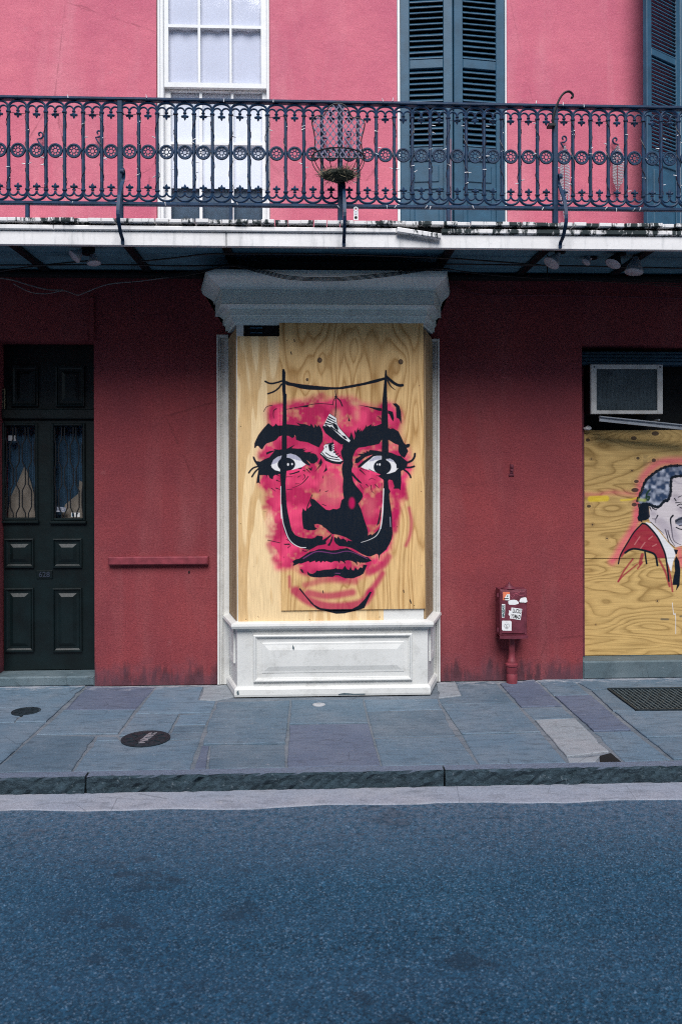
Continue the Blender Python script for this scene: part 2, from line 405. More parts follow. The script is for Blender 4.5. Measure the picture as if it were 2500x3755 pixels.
# ------------------------------------------------------------------ mesh helpers
class MB:
    def __init__(s): s.v, s.f, s.sm = [], [], []
    def add(s, vs, fs, smooth=False):
        k = len(s.v)
        s.v += [tuple(v) for v in vs]
        s.f += [tuple(i + k for i in f) for f in fs]
        s.sm += [smooth] * len(fs)
        return s
    def box(s, x0, x1, y0, y1, z0, z1):
        if x0 > x1: x0, x1 = x1, x0
        if y0 > y1: y0, y1 = y1, y0
        if z0 > z1: z0, z1 = z1, z0
        return s.add([(x0,y0,z0),(x1,y0,z0),(x1,y1,z0),(x0,y1,z0),(x0,y0,z1),(x1,y0,z1),(x1,y1,z1),(x0,y1,z1)],
                     [(0,3,2,1),(4,5,6,7),(0,1,5,4),(1,2,6,5),(2,3,7,6),(3,0,4,7)])
    def cbox(s, x0, x1, y0, y1, z0, z1, c=.004):     # box whose front (-y) edges are chamfered
        a = [(x0,y1,z0),(x1,y1,z0),(x1,y1,z1),(x0,y1,z1)]
        b = [(x0,y0+c,z0),(x1,y0+c,z0),(x1,y0+c,z1),(x0,y0+c,z1)]
        d = [(x0+c,y0,z0+c),(x1-c,y0,z0+c),(x1-c,y0,z1-c),(x0+c,y0,z1-c)]
        fs = [(3,2,1,0)]
        for i in range(4):
            j = (i + 1) % 4
            fs += [(i, j, 4 + j, 4 + i), (4 + i, 4 + j, 8 + j, 8 + i)]
        fs.append((8, 9, 10, 11))
        return s.add(a + b + d, fs)
    def quad(s, a, b, c, d): return s.add([a, b, c, d], [(0, 1, 2, 3)])
    def tube(s, pts, r, n=6, caps=True, flat=None):
        """sweep a round (or flat=(w,h)) section along pts; r number or list"""
        pts = [Vector(p) for p in pts]
        m = len(pts)
        rs = r if isinstance(r, (list, tuple)) else [r] * m
        vs, fs = [], []
        up = None
        for i, p in enumerate(pts):
            d = (pts[min(i + 1, m - 1)] - pts[max(i - 1, 0)])
            if d.length < 1e-9: d = Vector((0, 0, 1))
            d.normalize()
            if up is None:
                a = Vector((0, 1, 0)) if abs(d.y) < .9 else Vector((0, 0, 1))
                up = (a - d * a.dot(d)).normalized()
            else:
                up = up - d * up.dot(d)
                up = up.normalized() if up.length > 1e-6 else Vector((1, 0, 0))
            sd_ = d.cross(up)
            for k in range(n):
                t = 2 * PI * (k + .5) / n
                if flat:
                    q = up * (flat[1] * (1 if math.sin(t) > 0 else -1)) * .5 + sd_ * (flat[0] * (1 if math.cos(t) > 0 else -1)) * .5
                else:
                    q = up * (math.sin(t) * rs[i]) + sd_ * (math.cos(t) * rs[i])
                vs.append(p + q)
        for i in range(m - 1):
            for k in range(n):
                l = (k + 1) % n
                fs.append((i * n + k, i * n + l, (i + 1) * n + l, (i + 1) * n + k))
        if caps:
            fs.append(tuple(range(n - 1, -1, -1)))
            fs.append(tuple((m - 1) * n + k for k in range(n)))
        return s.add(vs, fs, smooth=(n > 4 and not flat))
    def lathe(s, prof, c=(0, 0, 0), n=16, axis='z', caps=True):
        vs, fs = [], []
        for (r, h) in prof:
            for k in range(n):
                t = 2 * PI * k / n
                a, b_ = r * math.cos(t), r * math.sin(t)
                if axis == 'z': q = (a, b_, h)
                elif axis == 'y': q = (a, h, b_)
                else: q = (h, a, b_)
                vs.append((c[0] + q[0], c[1] + q[1], c[2] + q[2]))
        m = len(prof)
        for i in range(m - 1):
            for k in range(n):
                l = (k + 1) % n
                fs.append((i * n + k, i * n + l, (i + 1) * n + l, (i + 1) * n + k))
        if caps:
            fs.append(tuple(range(n - 1, -1, -1))); fs.append(tuple((m - 1) * n + k for k in range(n)))
        return s.add(vs, fs, smooth=True)
    def prism(s, poly, y0, y1):                       # polygon in x,z pushed from y0 to y1
        n = len(poly)
        vs = [(x, y0, z) for x, z in poly] + [(x, y1, z) for x, z in poly]
        fs = [tuple(range(n)), tuple(range(2 * n - 1, n - 1, -1))]
        for i in range(n):
            j = (i + 1) % n
            fs.append((i, n + i, n + j, j))
        return s.add(vs, fs)
    def slab(s, poly, z0, z1):                        # polygon in x,y with its top edge chamfered
        n = len(poly)
        cx = sum(p[0] for p in poly) / n; cy = sum(p[1] for p in poly) / n
        def ins(p, d):
            v = Vector((cx - p[0], cy - p[1])); L = v.length
            return (p[0] + v.x / L * d, p[1] + v.y / L * d)
        vs = [(*p, z0) for p in poly] + [(*p, z1 - .004) for p in poly] + [(*ins(p, .006), z1) for p in poly]
        fs = [tuple(range(2 * n, 3 * n))]
        for i in range(n):
            j = (i + 1) % n
            fs += [(i, j, n + j, n + i), (n + i, n + j, 2 * n + j, 2 * n + i)]
        return s.add(vs, fs)

WL = {}
def obj(name, mb, mat, parent=None, at=None, label=None, cat=None, group=None, kind=None, local=False, rot=None, solid=True):
    """ONE mesh object. Vertices are world coordinates unless `at` (world) or `local` (parent's frame) is given."""
    me = bpy.data.meshes.new(name)
    pw = WL.get(parent.name, Vector((0, 0, 0))) if parent else Vector((0, 0, 0))
    vs = mb.v
    if local:
        base = Vector(at) if at is not None else Vector((0, 0, 0)); wl = pw + base
    elif at is not None:
        wl = Vector(at); base = wl - pw
    else:
        if parent: wl = pw.copy()
        else:
            a = np.array(vs); wl = Vector(((a[:, 0].min() + a[:, 0].max()) / 2, (a[:, 1].min() + a[:, 1].max()) / 2, a[:, 2].min()))
        base = wl - pw
        vs = [(x - wl.x, y - wl.y, z - wl.z) for x, y, z in vs]
    me.from_pydata(vs, [], mb.f)
    me.polygons.foreach_set('use_smooth', mb.sm)
    me.validate(); me.update()
    if any(mb.sm): me.set_sharp_from_angle(angle=R(38))
    if solid:
        bm = bmesh.new(); bm.from_mesh(me); bmesh.ops.recalc_face_normals(bm, faces=bm.faces); bm.to_mesh(me); bm.free()
    o = bpy.data.objects.new(name, me)
    COL.objects.link(o)
    if mat is not None: me.materials.append(mat)
    if parent: o.parent = parent
    o.location = base
    if rot: o.rotation_euler = rot
    WL[o.name] = wl
    tag(o, label, cat, group, kind)
    return o
def tag(o, label=None, cat=None, group=None, kind=None):
    if label: o['label'] = label
    if cat: o['category'] = cat
    if group: o['group'] = group
    if kind: o['kind'] = kind
    return o
def thing(name, label, cat, loc=(0, 0, 0), group=None, kind=None):
    o = bpy.data.objects.new(name, None)
    o.empty_display_size = .1
    COL.objects.link(o)
    o.location = loc
    WL[o.name] = Vector(loc)
    return tag(o, label, cat, group, kind)
def inst(src, at, parent=None, rot=None, local=False, scale=None):
    o = src.copy()
    COL.objects.link(o)
    if parent: o.parent = parent
    pw = WL.get(parent.name, Vector((0, 0, 0))) if parent else Vector((0, 0, 0))
    o.location = Vector(at) if local else Vector(at) - pw
    if rot is not None: o.rotation_euler = rot
    if scale is not None: o.scale = scale
    WL[o.name] = Vector(at)
    return o
def text(name, body, size, at, mat, parent, rot=(PI / 2, 0, 0), extr=.0012, off=0.0, sx=1.0, align='CENTER'):
    """lettering as a real mesh: the outline is set as a text curve, then turned into a mesh object"""
    cu = bpy.data.curves.new(name, 'FONT')
    cu.body = body; cu.size = size; cu.extrude = extr; cu.align_x = align; cu.align_y = 'CENTER'; cu.offset = off
    cu.resolution_u = 2
    tmp = bpy.data.objects.new('lettering_curve', cu)
    COL.objects.link(tmp)
    dg = bpy.context.evaluated_depsgraph_get(); dg.update()
    me = bpy.data.meshes.new_from_object(tmp.evaluated_get(dg), depsgraph=dg)
    bpy.data.objects.remove(tmp, do_unlink=True)
    me.name = name
    me.materials.clear(); me.materials.append(mat)
    o = bpy.data.objects.new(name, me)
    COL.objects.link(o)
    o.parent = parent
    o.location = Vector(at) - WL[parent.name]
    o.rotation_euler = rot
    o.scale = (sx, 1, 1)
    WL[o.name] = Vector(at)
    return o

def holed_wall(x0, x1, z0, z1, holes, y0, y1):
    """wall sheet of real thickness with rectangular openings; holes (xa, xb, za, zb)"""
    xs = sorted({x0, x1, *[min(max(h[i], x0), x1) for h in holes for i in (0, 1)]})
    zs = sorted({z0, z1, *[min(max(h[i], z0), z1) for h in holes for i in (2, 3)]})
    def solid(i, j):
        if i < 0 or j < 0 or i >= len(xs) - 1 or j >= len(zs) - 1: return False
        a, b = (xs[i] + xs[i + 1]) / 2, (zs[j] + zs[j + 1]) / 2
        return not any(h[0] < a < h[1] and h[2] < b < h[3] for h in holes)
    mb = MB()
    for i in range(len(xs) - 1):
        for j in range(len(zs) - 1):
            if not solid(i, j): continue
            a, b, c, d = xs[i], xs[i + 1], zs[j], zs[j + 1]
            mb.quad((a, y0, c), (b, y0, c), (b, y0, d), (a, y0, d))
            mb.quad((b, y1, c), (a, y1, c), (a, y1, d), (b, y1, d))
            if not solid(i - 1, j): mb.quad((a, y1, c), (a, y0, c), (a, y0, d), (a, y1, d))
            if not solid(i + 1, j): mb.quad((b, y0, c), (b, y1, c), (b, y1, d), (b, y0, d))
            if not solid(i, j - 1): mb.quad((a, y1, c), (b, y1, c), (b, y0, c), (a, y0, c))
            if not solid(i, j + 1): mb.quad((a, y0, d), (b, y0, d), (b, y1, d), (a, y1, d))
    return mb

# ------------------------------------------------------------------ ground: road, gutter, kerb, pavement
KY0, KY1 = -1.955, -1.862                   # kerb front and back
mb = MB().box(-40, 40, -40, KY0 + .02, -.4, -.104)
obj('road', mb, M['asphalt'], kind='structure')
mb = MB()                                    # pale concrete gutter with a ragged street edge
xs = np.linspace(-9, 9, 181)
ed = []
for i, x in enumerate(xs):
    ed.append(KY0 - .205 + .012 * math.sin(x * 3.1) + .012 * math.sin(x * 7.7 + 1) + RNG.normal(0, .004))
for i in range(len(xs) - 1):
    mb.add([(xs[i], KY0 + .01, -.094), (xs[i + 1], KY0 + .01, -.094), (xs[i + 1], ed[i + 1], -.098), (xs[i], ed[i], -.098),
            (xs[i + 1], ed[i + 1] - .006, -.106), (xs[i], ed[i] - .006, -.106)], [(0, 1, 2, 3), (3, 2, 4, 5)])
obj('gutter', mb, M['gutter'], kind='structure', solid=False)

kerb = thing('kerb', None, None, (0, KY0, 0), kind='structure')
kj = [-9.0, -6.4, -3.9] + [G(313, 2850, 0)[0] , G(1632, 2830, 0)[0]] + [3.2, 5.6, 9.0]
kj = sorted(kj)
for a, b_ in zip(kj[:-1], kj[1:]):
    mb = MB()
    nx = max(8, int((b_ - a) / .035)); nz = 7
    x_ = np.linspace(a + .006, b_ - .006, nx + 1)
    rows = []
    for j in range(nz + 1):
        z = -.2 + (.2 - .012) * j / nz
        rows.append([(x, KY0 + (abs(RNG.normal(0, .009)) if 0 < j else .004) + .004 * math.sin(x * 9 + j), z + RNG.normal(0, .003)) for x in x_])
    rows.append([(x, KY0 + .014 + RNG.normal(0, .003), -.001 + RNG.normal(0, .0012)) for x in x_])
    rows.append([(x, KY1 - .004, .0) for x in x_])
    rows.append([(x, KY1 - .004, -.2) for x in x_])
    vs = [p for r in rows for p in r]; n = nx + 1
    fs = [(j * n + i, j * n + i + 1, (j + 1) * n + i + 1, (j + 1) * n + i) for j in range(len(rows) - 1) for i in range(nx)]
    m_ = len(rows)
    fs.append(tuple(j * n for j in range(m_))); fs.append(tuple(j * n + nx for j in range(m_ - 1, -1, -1)))
    mb.add(vs, fs)
    obj('kerb_stone', mb, M['kerb'], kerb)

pav = obj('pavement', MB().box(-9, 9, KY1 - .002, .30, -.2, -.007), M['mortar'], kind='structure')
def r5(*pts): return [(x / 1.7422, 2400 + y / 1.7422) for x, y in pts]
def r6(*pts): return [(800 + x / 1.7422, 2400 + y / 1.7422) for x, y in pts]
def r7(*pts): return [(1600 + x / 1.7422, 2400 + y / 1.7422) for x, y in pts]
S_, V_, C_ = 'slate', 'violet', 'concrete'
SLABS = [
 (S_, r5((-700,188),(563,188),(385,350),(-700,326))), (S_, r5((-700,328),(225,326),(215,345),(120,400),(95,432),(-700,438))),
 (S_, r5((225,326),(384,352),(296,432),(98,433))), (S_, r5((-900,440),(294,436),(105,610),(-900,620))), (S_, r5((-900,622),(103,612),(-62,762),(-900,775))),
 (V_, r5((566,192),(998,205),(868,350),(410,352))), (S_, r5((408,354),(867,352),(758,506),(228,513))), (S_, r5((226,515),(612,522),(455,752),(-58,760))),
 (S_, r5((1000,207),(1300,203),(1270,292),(1382,298),(1350,372),(866,376))), (S_, r5((866,380),(1143,382),(1086,492),(1068,515),(758,522))),
 (S_, r5((1147,382),(1350,376),(1316,446),(1114,450))), (S_, r5((1112,453),(1315,450),(1298,494),(1090,497))), (S_, r5((1088,500),(1297,498),(1284,538),(1072,540))),
 (S_, r5((622,522),(757,524),(772,548),(604,552))), (S_, r5((602,556),(780,549),(1283,542),(1216,737),(460,751))), (C_, r5((1304,200),(1456,188),(1540,262),(1380,294),(1274,290))),
 (S_, r5((1387,302),(1600,298),(1600,408),(1338,410)) [:1] + r6((462,291),(448,408)) + r5((1338,410))), (S_, r5((1336,414)) + r6((448,412),(433,570)) + r5((1292,577))),
 (S_, r5((1346,582)) + r6((431,575),(433,727)) + r5((1322,738))), (V_, r5((1292,580),(1338,580),(1312,737),(1238,738))),
 (S_, r6((466,291),(925,286),(958,436),(452,444))), (V_, r6((454,448),(960,440),(1040,714),(436,725))),
 (S_, r6((930,286),(1403,281),(1434,349),(946,361))), (S_, r6((947,365),(1437,353),(1518,519),(992,527))), (S_, r6((994,531),(1530,523)) + r7((265,704)) + r6((1044,714))),
 (C_, r7((-2,180),(118,172),(158,262),(10,280))), (S_, r7((120,172),(368,168),(492,302),(30,316),(14,284),(160,264))), (S_, r7((30,320),(500,308),(667,495),(160,509))), (S_, r7((161,513),(668,499),(832,690),(270,703))),
 (V_, r7((402,185),(622,158),(802,330),(538,337))), (S_, r7((543,341),(806,333),(882,404),(622,414))), (C_, r7((624,418),(885,408),(1102,622),(985,636),(826,654))), (C_, r7((828,658),(970,655),(1045,645),(1012,687),(838,690))),
 (S_, r7((630,155),(893,180),(978,257),(746,261))), (V_, r7((750,265),(984,261),(1243,484),(1002,491))), (S_, r7((1002,495),(1250,486),(1496,671),(1197,684))),
 (S_, r7((640,152),(930,148),(1700,140),(1900,212),(1090,219),(985,226),(900,180))), (S_, r7((987,230),(1088,225),(1268,360),(1126,361))),
 (S_, r7((1132,365),(2000,357),(2240,518),(1332,529))), (S_, r7((1340,533),(2245,522),(2480,655),(1508,669))), (S_, r7((2050,140),(2900,125),(3100,345),(2010,354))), (S_, r7((2010,358),(3100,348),(3400,640),(2485,654))),
]
for kind_, poly in SLABS:
    w = [G(px, py, 0.0) for px, py in poly]
    w = [(x, min(max(y, KY1 + .001), .012)) for x, y in w]
    cx = sum(p[0] for p in w) / len(w); cy = sum(p[1] for p in w) / len(w)
    q = []
    for x, y in w:
        v = Vector((cx - x, cy - y)); L = v.length
        q.append((x + v.x / L * .0045, y + v.y / L * .0045))
    q2 = []
    for i in range(len(q)):
        a, b_ = Vector(q[i]), Vector(q[(i + 1) % len(q)])
        k = max(1, int((b_ - a).length / .07))
        nrm = Vector((-(b_ - a).y, (b_ - a).x)).normalized()
        if nrm.dot(Vector((cx, cy)) - a) < 0: nrm = -nrm
        for j in range(k):
            p_ = a.lerp(b_, j / k)
            d = (random.random() ** 3) * (.016 if random.random() < .12 else .006)
            q2.append(tuple(p_ + nrm * d))
    q = q2
    h = random.uniform(-.004, .006)
    obj('paving_stone', MB().slab(q, -.03, h), M[kind_], pav)

hp_ = [G(*p) for p in r7((1035, 640), (1112, 622), (1180, 678), (1150, 690), (1040, 690))]
obj('hole_shade_sheet', MB().slab(hp_, -.02, -.0045), M['dark'], pav)  # dark sheet over the mortar stands in for the shade in the hole
def cover(name, px, py, rx, label, cat, mat, ribs=True, group=None, letters=None):
    x, y = G(px, py, 0)
    r = rx / FK * (y - CAMY)
    t = thing(name, label, cat, (x, y, 0), group)
    obj('rim', MB().lathe([(r * 1.06, 0.0005), (r * 1.06, .006), (r * .99, .0065), (r * .97, .004)], (x, y, 0), 28, caps=False), mat, t)
    pl = obj('plate', MB().lathe([(r * .965, .0), (r * .965, .0055), (r * .93, .0065), (.001, .0065)], (x, y, 0), 28, caps=False), mat, t)
    if ribs:
        mb = MB()
        for k in range(10):
            a = 2 * PI * k / 10
            ca, sa = math.cos(a), math.sin(a)
            mb.tube([(x + ca * r * .55, y + sa * r * .55, .0068), (x + ca * r * .85, y + sa * r * .85, .0068)], .006, 4)
        mb.lathe([(r * .5, .006), (r * .5, .009), (r * .46, .009), (r * .46, .006)], (x, y, 0), 20, caps=False)
        obj('rib', mb, mat, t, kind='stuff')
    if letters:
        text('lettering', letters, r * .42, (x + .01, y, .0078), M['steel'], t, rot=(0, 0, R(78)), extr=.0008, off=.004)
    return t
cover('manhole_cover', 97, 2610, 48, 'small round iron cover in the paving near the dark green door', 'manhole cover', M['iron_cover'])
cover('manhole_cover', 535, 2710, 83, 'large round iron cover with pale worn lettering in the paving', 'manhole cover', M['iron_cover'], letters='WATER')
cover('access_plug', 1169, 2586, 22, 'small pale round cap set in the paving before the white panelled bay', 'pipe plug', M['plug'], ribs=False)
# grating on the right
gp = [G(*p) for p in r7((1095, 223), (1760, 218), (1990, 354), (1277, 359))]
gc = Vector((sum(p[0] for p in gp) / 4, sum(p[1] for p in gp) / 4, 0))
gt = thing('floor_grating', 'rectangular iron grating set in the paving below the boarded window', 'grating', gc)
mb = MB()
for i in range(4):
    a, b_ = gp[i], gp[(i + 1) % 4]
    mb.tube([(a[0], a[1], .003), (b_[0], b_[1], .003)], .012, 4)
obj('frame', mb, M['iron_cover'], gt)
obj('backing', MB().slab(gp, -.02, -.006), M['grate_bed'], gt)
mb = MB()
def gq(u, v):
    a = Vector((*gp[0], 0)).lerp(Vector((*gp[1], 0)), u); b_ = Vector((*gp[3], 0)).lerp(Vector((*gp[2], 0)), u)
    return a.lerp(b_, v)
for i in range(1, 26):
    mb.tube([gq(i / 26, 0) + Vector((0, 0, .001)), gq(i / 26, 1) + Vector((0, 0, .001))], .007, 4)
for j in range(1, 16):
    for i in range(26):
        a = gq((i + .1) / 26, j / 16); b_ = gq((i + .9) / 26, (j + (.35 if i % 2 else -.35)) / 16)
        mb.tube([a, b_], .004, 3)
obj('grate_bar', mb, M['grate_bar'], gt, kind='stuff')

# ------------------------------------------------------------------ the house
house = thing('townhouse', 'two storey townhouse front of pink and crimson stucco with white bay and dark green door', 'building', (0, 0, 0))
DOOR_X0, DOOR_X1, DOOR_ZT = PX(-22, 0, 2000), PX(347, 0, 2000), PZ(1247, 0, 180)
AC_X0, AC_X1, AC_ZT = PX(2134, 0, 2000), PX(2134, 0, 2000) + 1.36, PZ(1266, 0, 2300)
LOW_T = 3.352
obj('lower_wall', holed_wall(-7.5, 7.5, 0.0, LOW_T, [(DOOR_X0, DOOR_X1, -1, DOOR_ZT), (AC_X0, AC_X1, -1, AC_ZT)], 0, .35), M['red'], house)
WIN_X0, WIN_X1 = PX(574, 0, 400), PX(990, 0, 400)
SH_X0, SH_X1 = PX(1455, 0, 300), PX(1858, 0, 300)
W3_X0, W3_X1 = PX(2470, 0, 400), PX(2470, 0, 400) + 1.0
DECK = PZ(808, -1.18)                        # top of the balcony floor
obj('upper_wall', holed_wall(-7.5, 7.5, LOW_T, 7.4, [(WIN_X0, WIN_X1, DECK, 6.7), (SH_X0, SH_X1, DECK, 6.7), (W3_X0, W3_X1, DECK, 6.7)], 0.0, .35), M['pink'], house)
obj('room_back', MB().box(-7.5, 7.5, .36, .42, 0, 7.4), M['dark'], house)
obj('lintel_strip', MB().cbox(PX(330, -.02, 1200), PX(345, -.02, 1200), -.02, .02, PZ(1248, -.02, 340), PZ(1090, -.02, 340)), M['red'], house)

# --- door with glazed lights, grilles, raised panels and a number
DY = .20
def DP(px, py, Y=DY): return P(px, py, Y)
dx0, dx1 = DOOR_X0, DOOR_X1
dz0 = DP(180, 2455)[1]; dzt = DP(180, 1538)[1]
obj('door_step', MB().cbox(dx0 + .002, dx1 - .002, -.004, .34, .0, dz0 - .008, .012), M['step'], house)
glL = (DP(19, 1561), DP(132, 1898)); glR = (DP(199, 1561), DP(306, 1900))
def rect(a, b): return (min(a[0], b[0]), max(a[0], b[0]), min(a[1], b[1]), max(a[1], b[1]))
gL, gR = rect(*glL), rect(*glR)
door = obj('door', holed_wall(dx0 + .004, dx1 - .004, dz0, dzt, [gL, gR], DY, DY + .045), M['door'], house)
obj('transom_rail', MB().cbox(dx0 + .002, dx1 - .002, DY - .035, DY + .05, dzt + .004, dzt + .085, .008), M['door'], house)
tz0, tz1 = dzt + .088, DOOR_ZT - .002
obj('transom_board', MB().box(dx0 + .002, dx1 - .002, DY + .02, DY + .05, tz0, tz1), M['door'], house)
def raised(x0, x1, z0, z1, y, mat, parent, name='panel', d=.02, w=.028):
    """moulding frame standing proud round a sunk field with a bevelled centre"""
    mb = MB()
    o = [(x0, z0), (x1, z0), (x1, z1), (x0, z1)]
    def ring(k): return [(x0 + k, z0 + k), (x1 - k, z0 + k), (x1 - k, z1 - k), (x0 + k, z1 - k)]
    prof = [(0, y), (0, y - d), (w * .35, y - d * 1.1), (w * .6, y - d * .5), (w, y - .002), (w * 1.6, y - .002), (w * 2.6, y - d * .75)]
    R_ = [[(x, yy, z) for x, z in ring(k)] for k, yy in prof]
    vs = [p for r in R_ for p in r]; fs = []
    for i in range(len(R_) - 1):
        for k in range(4):
            l = (k + 1) % 4
            fs.append((i * 4 + k, i * 4 + l, (i + 1) * 4 + l, (i + 1) * 4 + k))
    n = (len(R_) - 1) * 4
    fs.append((n, n + 1, n + 2, n + 3))
    fs.append((3, 2, 1, 0))
    return obj(name, mb.add(vs, fs), mat, parent)
for a, b_ in (((19, 1975), (127, 2081)), ((196, 1975), (303, 2081)), ((19, 2156), (127, 2389)), ((196, 2156), (303, 2389))):
    r = rect(DP(*a), DP(*b_)); raised(*r, DY, M['door'], door)
for a, b_ in (((40, 1340), (140, 1490)), ((205, 1340), (310, 1490))):
    r = rect(DP(*a), DP(*b_)); raised(*r, DY + .02, M['door'], house, name='transom_panel')
for g in (gL, gR):
    x0, x1, z0, z1 = g
    mb = MB()
    for (a, b_, c, d) in ((x0 - .022, x0, z0 - .022, z1 + .022), (x1, x1 + .022, z0 - .022, z1 + .022), (x0, x1, z1, z1 + .022), (x0, x1, z0 - .022, z0)):
        mb.cbox(a, b_, DY - .018, DY + .0, c, d, .006)
    mb.cbox(x0 - .03, x1 + .03, DY - .032, DY, z0 - .045, z0 - .0225, .006)
    obj('light_frame', mb, M['door'], door)
    obj('pane', MB().box(x0, x1, DY + .026, DY + .03, z0, z1), M['glass'], door)
    # wavy iron grille: long hexagons
    mb = MB(); n = 5; cw = (x1 - x0) / n; H = z1 - z0; ch = H / 4.05
    for i in range(n + 1):
        pts = []
        xb = x0 + cw * i
        for j in range(5):
            zc = z1 - ch * .22 - ch * j
            s = cw * .5 * (1 if (i + j) % 2 else -1) * .5
            for zz, ss in ((zc + ch * .36, s), (zc - ch * .36, s)):
                if z0 <= zz <= z1: pts.append((min(max(xb + ss, x0 + .004), x1 - .004), DY + .012, zz))
        if pts:
            pts = [(pts[0][0], DY + .012, z1)] + pts + [(pts[-1][0], DY + .012, z0)]
            mb.tube(pts, .0058, 4)
    obj('grille', mb, M['black_iron'], door)
    mb = MB(); nf = 30
    for i in range(nf):
        xa, xb = x0 - .02 + (x1 - x0 + .04) * i / nf, x0 - .02 + (x1 - x0 + .04) * (i + 1) / nf
        ya, yb = DY + .105 + .012 * math.sin(i * 1.25), DY + .105 + .012 * math.sin((i + 1) * 1.25)
        mb.quad((xa, ya, z0 - .02), (xb, yb, z0 - .02), (xb, yb, z1 + .02), (xa, ya, z1 + .02))
    obj('curtain', mb, M['blue_curtain'], door, solid=False)
def flatpoly(name, pts, Y, mat, parent, th=.004, **kw):
    return obj(name, MB().prism([P(px, py, Y) for px, py in pts], Y, Y + th), mat, parent, **kw)
flatpoly('curtain', [(30, 1900), (37, 1830), (65, 1770), (92, 1706), (112, 1760), (130, 1830), (132, 1900)], DY + .085, M['curtain'], door)
flatpoly('curtain', [(225, 1900), (240, 1850), (288, 1810), (292, 1762), (308, 1770), (308, 1900)], DY + .085, M['curtain'], door)
flatpoly('sticker', [(262, 1880), (293, 1880), (293, 1896), (262, 1896)], DY + .0225, M['sticker'], door, th=.002)
flatpoly('sticker_print', [(264, 1882), (272, 1882), (272, 1894), (264, 1894)], DY + .021, M['shutter'], door, th=.001)
flatpoly('sticker', [(205, 1858), (242, 1860), (242, 1878), (206, 1877)], DY + .0225, M['violet'], door, th=.002)
flatpoly('sticker', [(32, 1597), (60, 1597), (60, 1617), (32, 1617)], DY + .0225, M['steel'], door, th=.002)
r = rect(DP(136, 2092), DP(195, 2122))
pl_ = obj('number_plate', MB().cbox(r[0], r[1], DY - .008, DY, r[2], r[3], .003), M['door'], door)
text('number', '628', .062, ((r[0] + r[1]) / 2, DY - .0095, (r[2] + r[3]) / 2), M['number'], door, extr=.004, off=.0012)
# the notice at the left edge of the picture
sg = thing('framed_notice', 'small dark framed notice with faded gold lettering above the green door', 'sign', (PX(-12, DY, 1465), DY, PZ(1497, DY, 5)))
r = rect(DP(-46, 1427), DP(23, 1502))
obj('board', MB().box(r[0], r[1], DY - .012, DY + .018, r[2], r[3]), M['door'], sg)
mb = MB()
for (a, b_, c, d) in ((r[0], r[1], r[3] - .006, r[3]), (r[0], r[1], r[2], r[2] + .006), (r[1] - .006, r[1], r[2] + .006, r[3] - .006), (r[0], r[0] + .006, r[2] + .006, r[3] - .006)):
    mb.box(a, b_, DY - .017, DY - .0125, c, d)
obj('frame', mb, M['gold'], sg)
for k, s in enumerate(('ler', '.', 'ed', '01')):
    text('lettering', s, .038, (r[1] - .014, DY - .014, r[3] - .03 - .037 * k), M['gold'], sg, align='RIGHT')

# --- upper sash window (left)
def zz(py, Y, px=780): return PZ(py, Y, px)
w0, w1 = WIN_X0, WIN_X1
wt = 6.68
fx0, fx1 = PX(602, .03, 400), PX(978, .03, 400)
mb = MB()
mb.cbox(w0 + .003, fx0, .012, .12, DECK + .002, wt, .006); mb.cbox(fx1, w1 - .003, .012, .12, DECK + .002, wt, .006)
mb.cbox(w0 + .012, w0 + .03, -.004, .013, DECK + .002, wt, .004)
mb.box(fx0, fx1, .012, .12, wt - .08, wt)
win = obj('window', mb, M['clean'], house)
YU, YL = .036, .078
gx = [(PX(a, YU, 200), PX(b_, YU, 200)) for a, b_ in ((618, 726), (735, 842), (850, 957))]
zu0 = zz(304, YU); zu1 = zz(97, YU); zub = zz(321, YU)
holes = []
for a, b_ in gx:
    for c, d in ((zu0, zu1 - .012), (zu1 + .012, zu1 + .46), (zu1 + .484, zu1 + .93)):
        holes.append((a, b_, c, d))
sash = obj('upper_sash', holed_wall(fx0 + .001, fx1 - .001, zub, zu1 + .99, holes, YU, YU + .038), M['clean'], win)
zl1 = zz(526, YL); zlt = zub + .02; zlb = zz(812, YL) + .0
gl = [(PX(a, YL, 600), PX(b_, YL, 600)) for a, b_ in ((627, 732), (742, 848), (857, 962))]
holes = []
for a, b_ in gl:
    holes += [(a, b_, zl1 + .01, zlt - .03), (a, b_, DECK + .08 - .2, zl1 - .01)]
obj('lower_sash', holed_wall(fx0 + .001, fx1 - .001, DECK + .003, zlt, holes, YL, YL + .038), M['clean'], win)
for a, b_ in gx:
    for c, d in ((zu0, zu1 - .012), (zu1 + .012, zu1 + .46), (zu1 + .484, zu1 + .93)):
        obj('pane', MB().box(a, b_, YU + .016, YU + .02, c, d), M['glass'], win)
for a, b_ in gl:
    for c, d in ((zl1 + .01, zlt - .03), (DECK + .004, zl1 - .01)):
        obj('pane', MB().box(a, b_, YL + .016, YL + .02, c, d), M['glass'], win)
mb = MB(); n = 44                            # hanging curtain with soft folds behind the upper sash
c0, c1 = fx0 + .01, fx1 - .01
for i in range(n):
    xa, xb = c0 + (c1 - c0) * i / n, c0 + (c1 - c0) * (i + 1) / n
    ya, yb = .082 + .004 * math.sin(i * .9), .082 + .004 * math.sin((i + 1) * .9)
    mb.quad((xa, ya, zub + .03), (xb, yb, zub + .03), (xb, yb, wt - .1), (xa, ya, wt - .1))
obj('curtain', mb, M['net'], win, solid=False)
zbl = zz(694, .14)
obj('blind', MB().box(fx0 + .004, fx1 - .004, .126, .129, zbl, zlt + .3), M['blind'], win)
obj('dark_room_sheet', MB().box(fx0 + .004, fx1 - .004, .16, .165, DECK + .004, zbl + .05), M['dark_inside'], win)  # dark sheet stands in for the unlit room below the blind

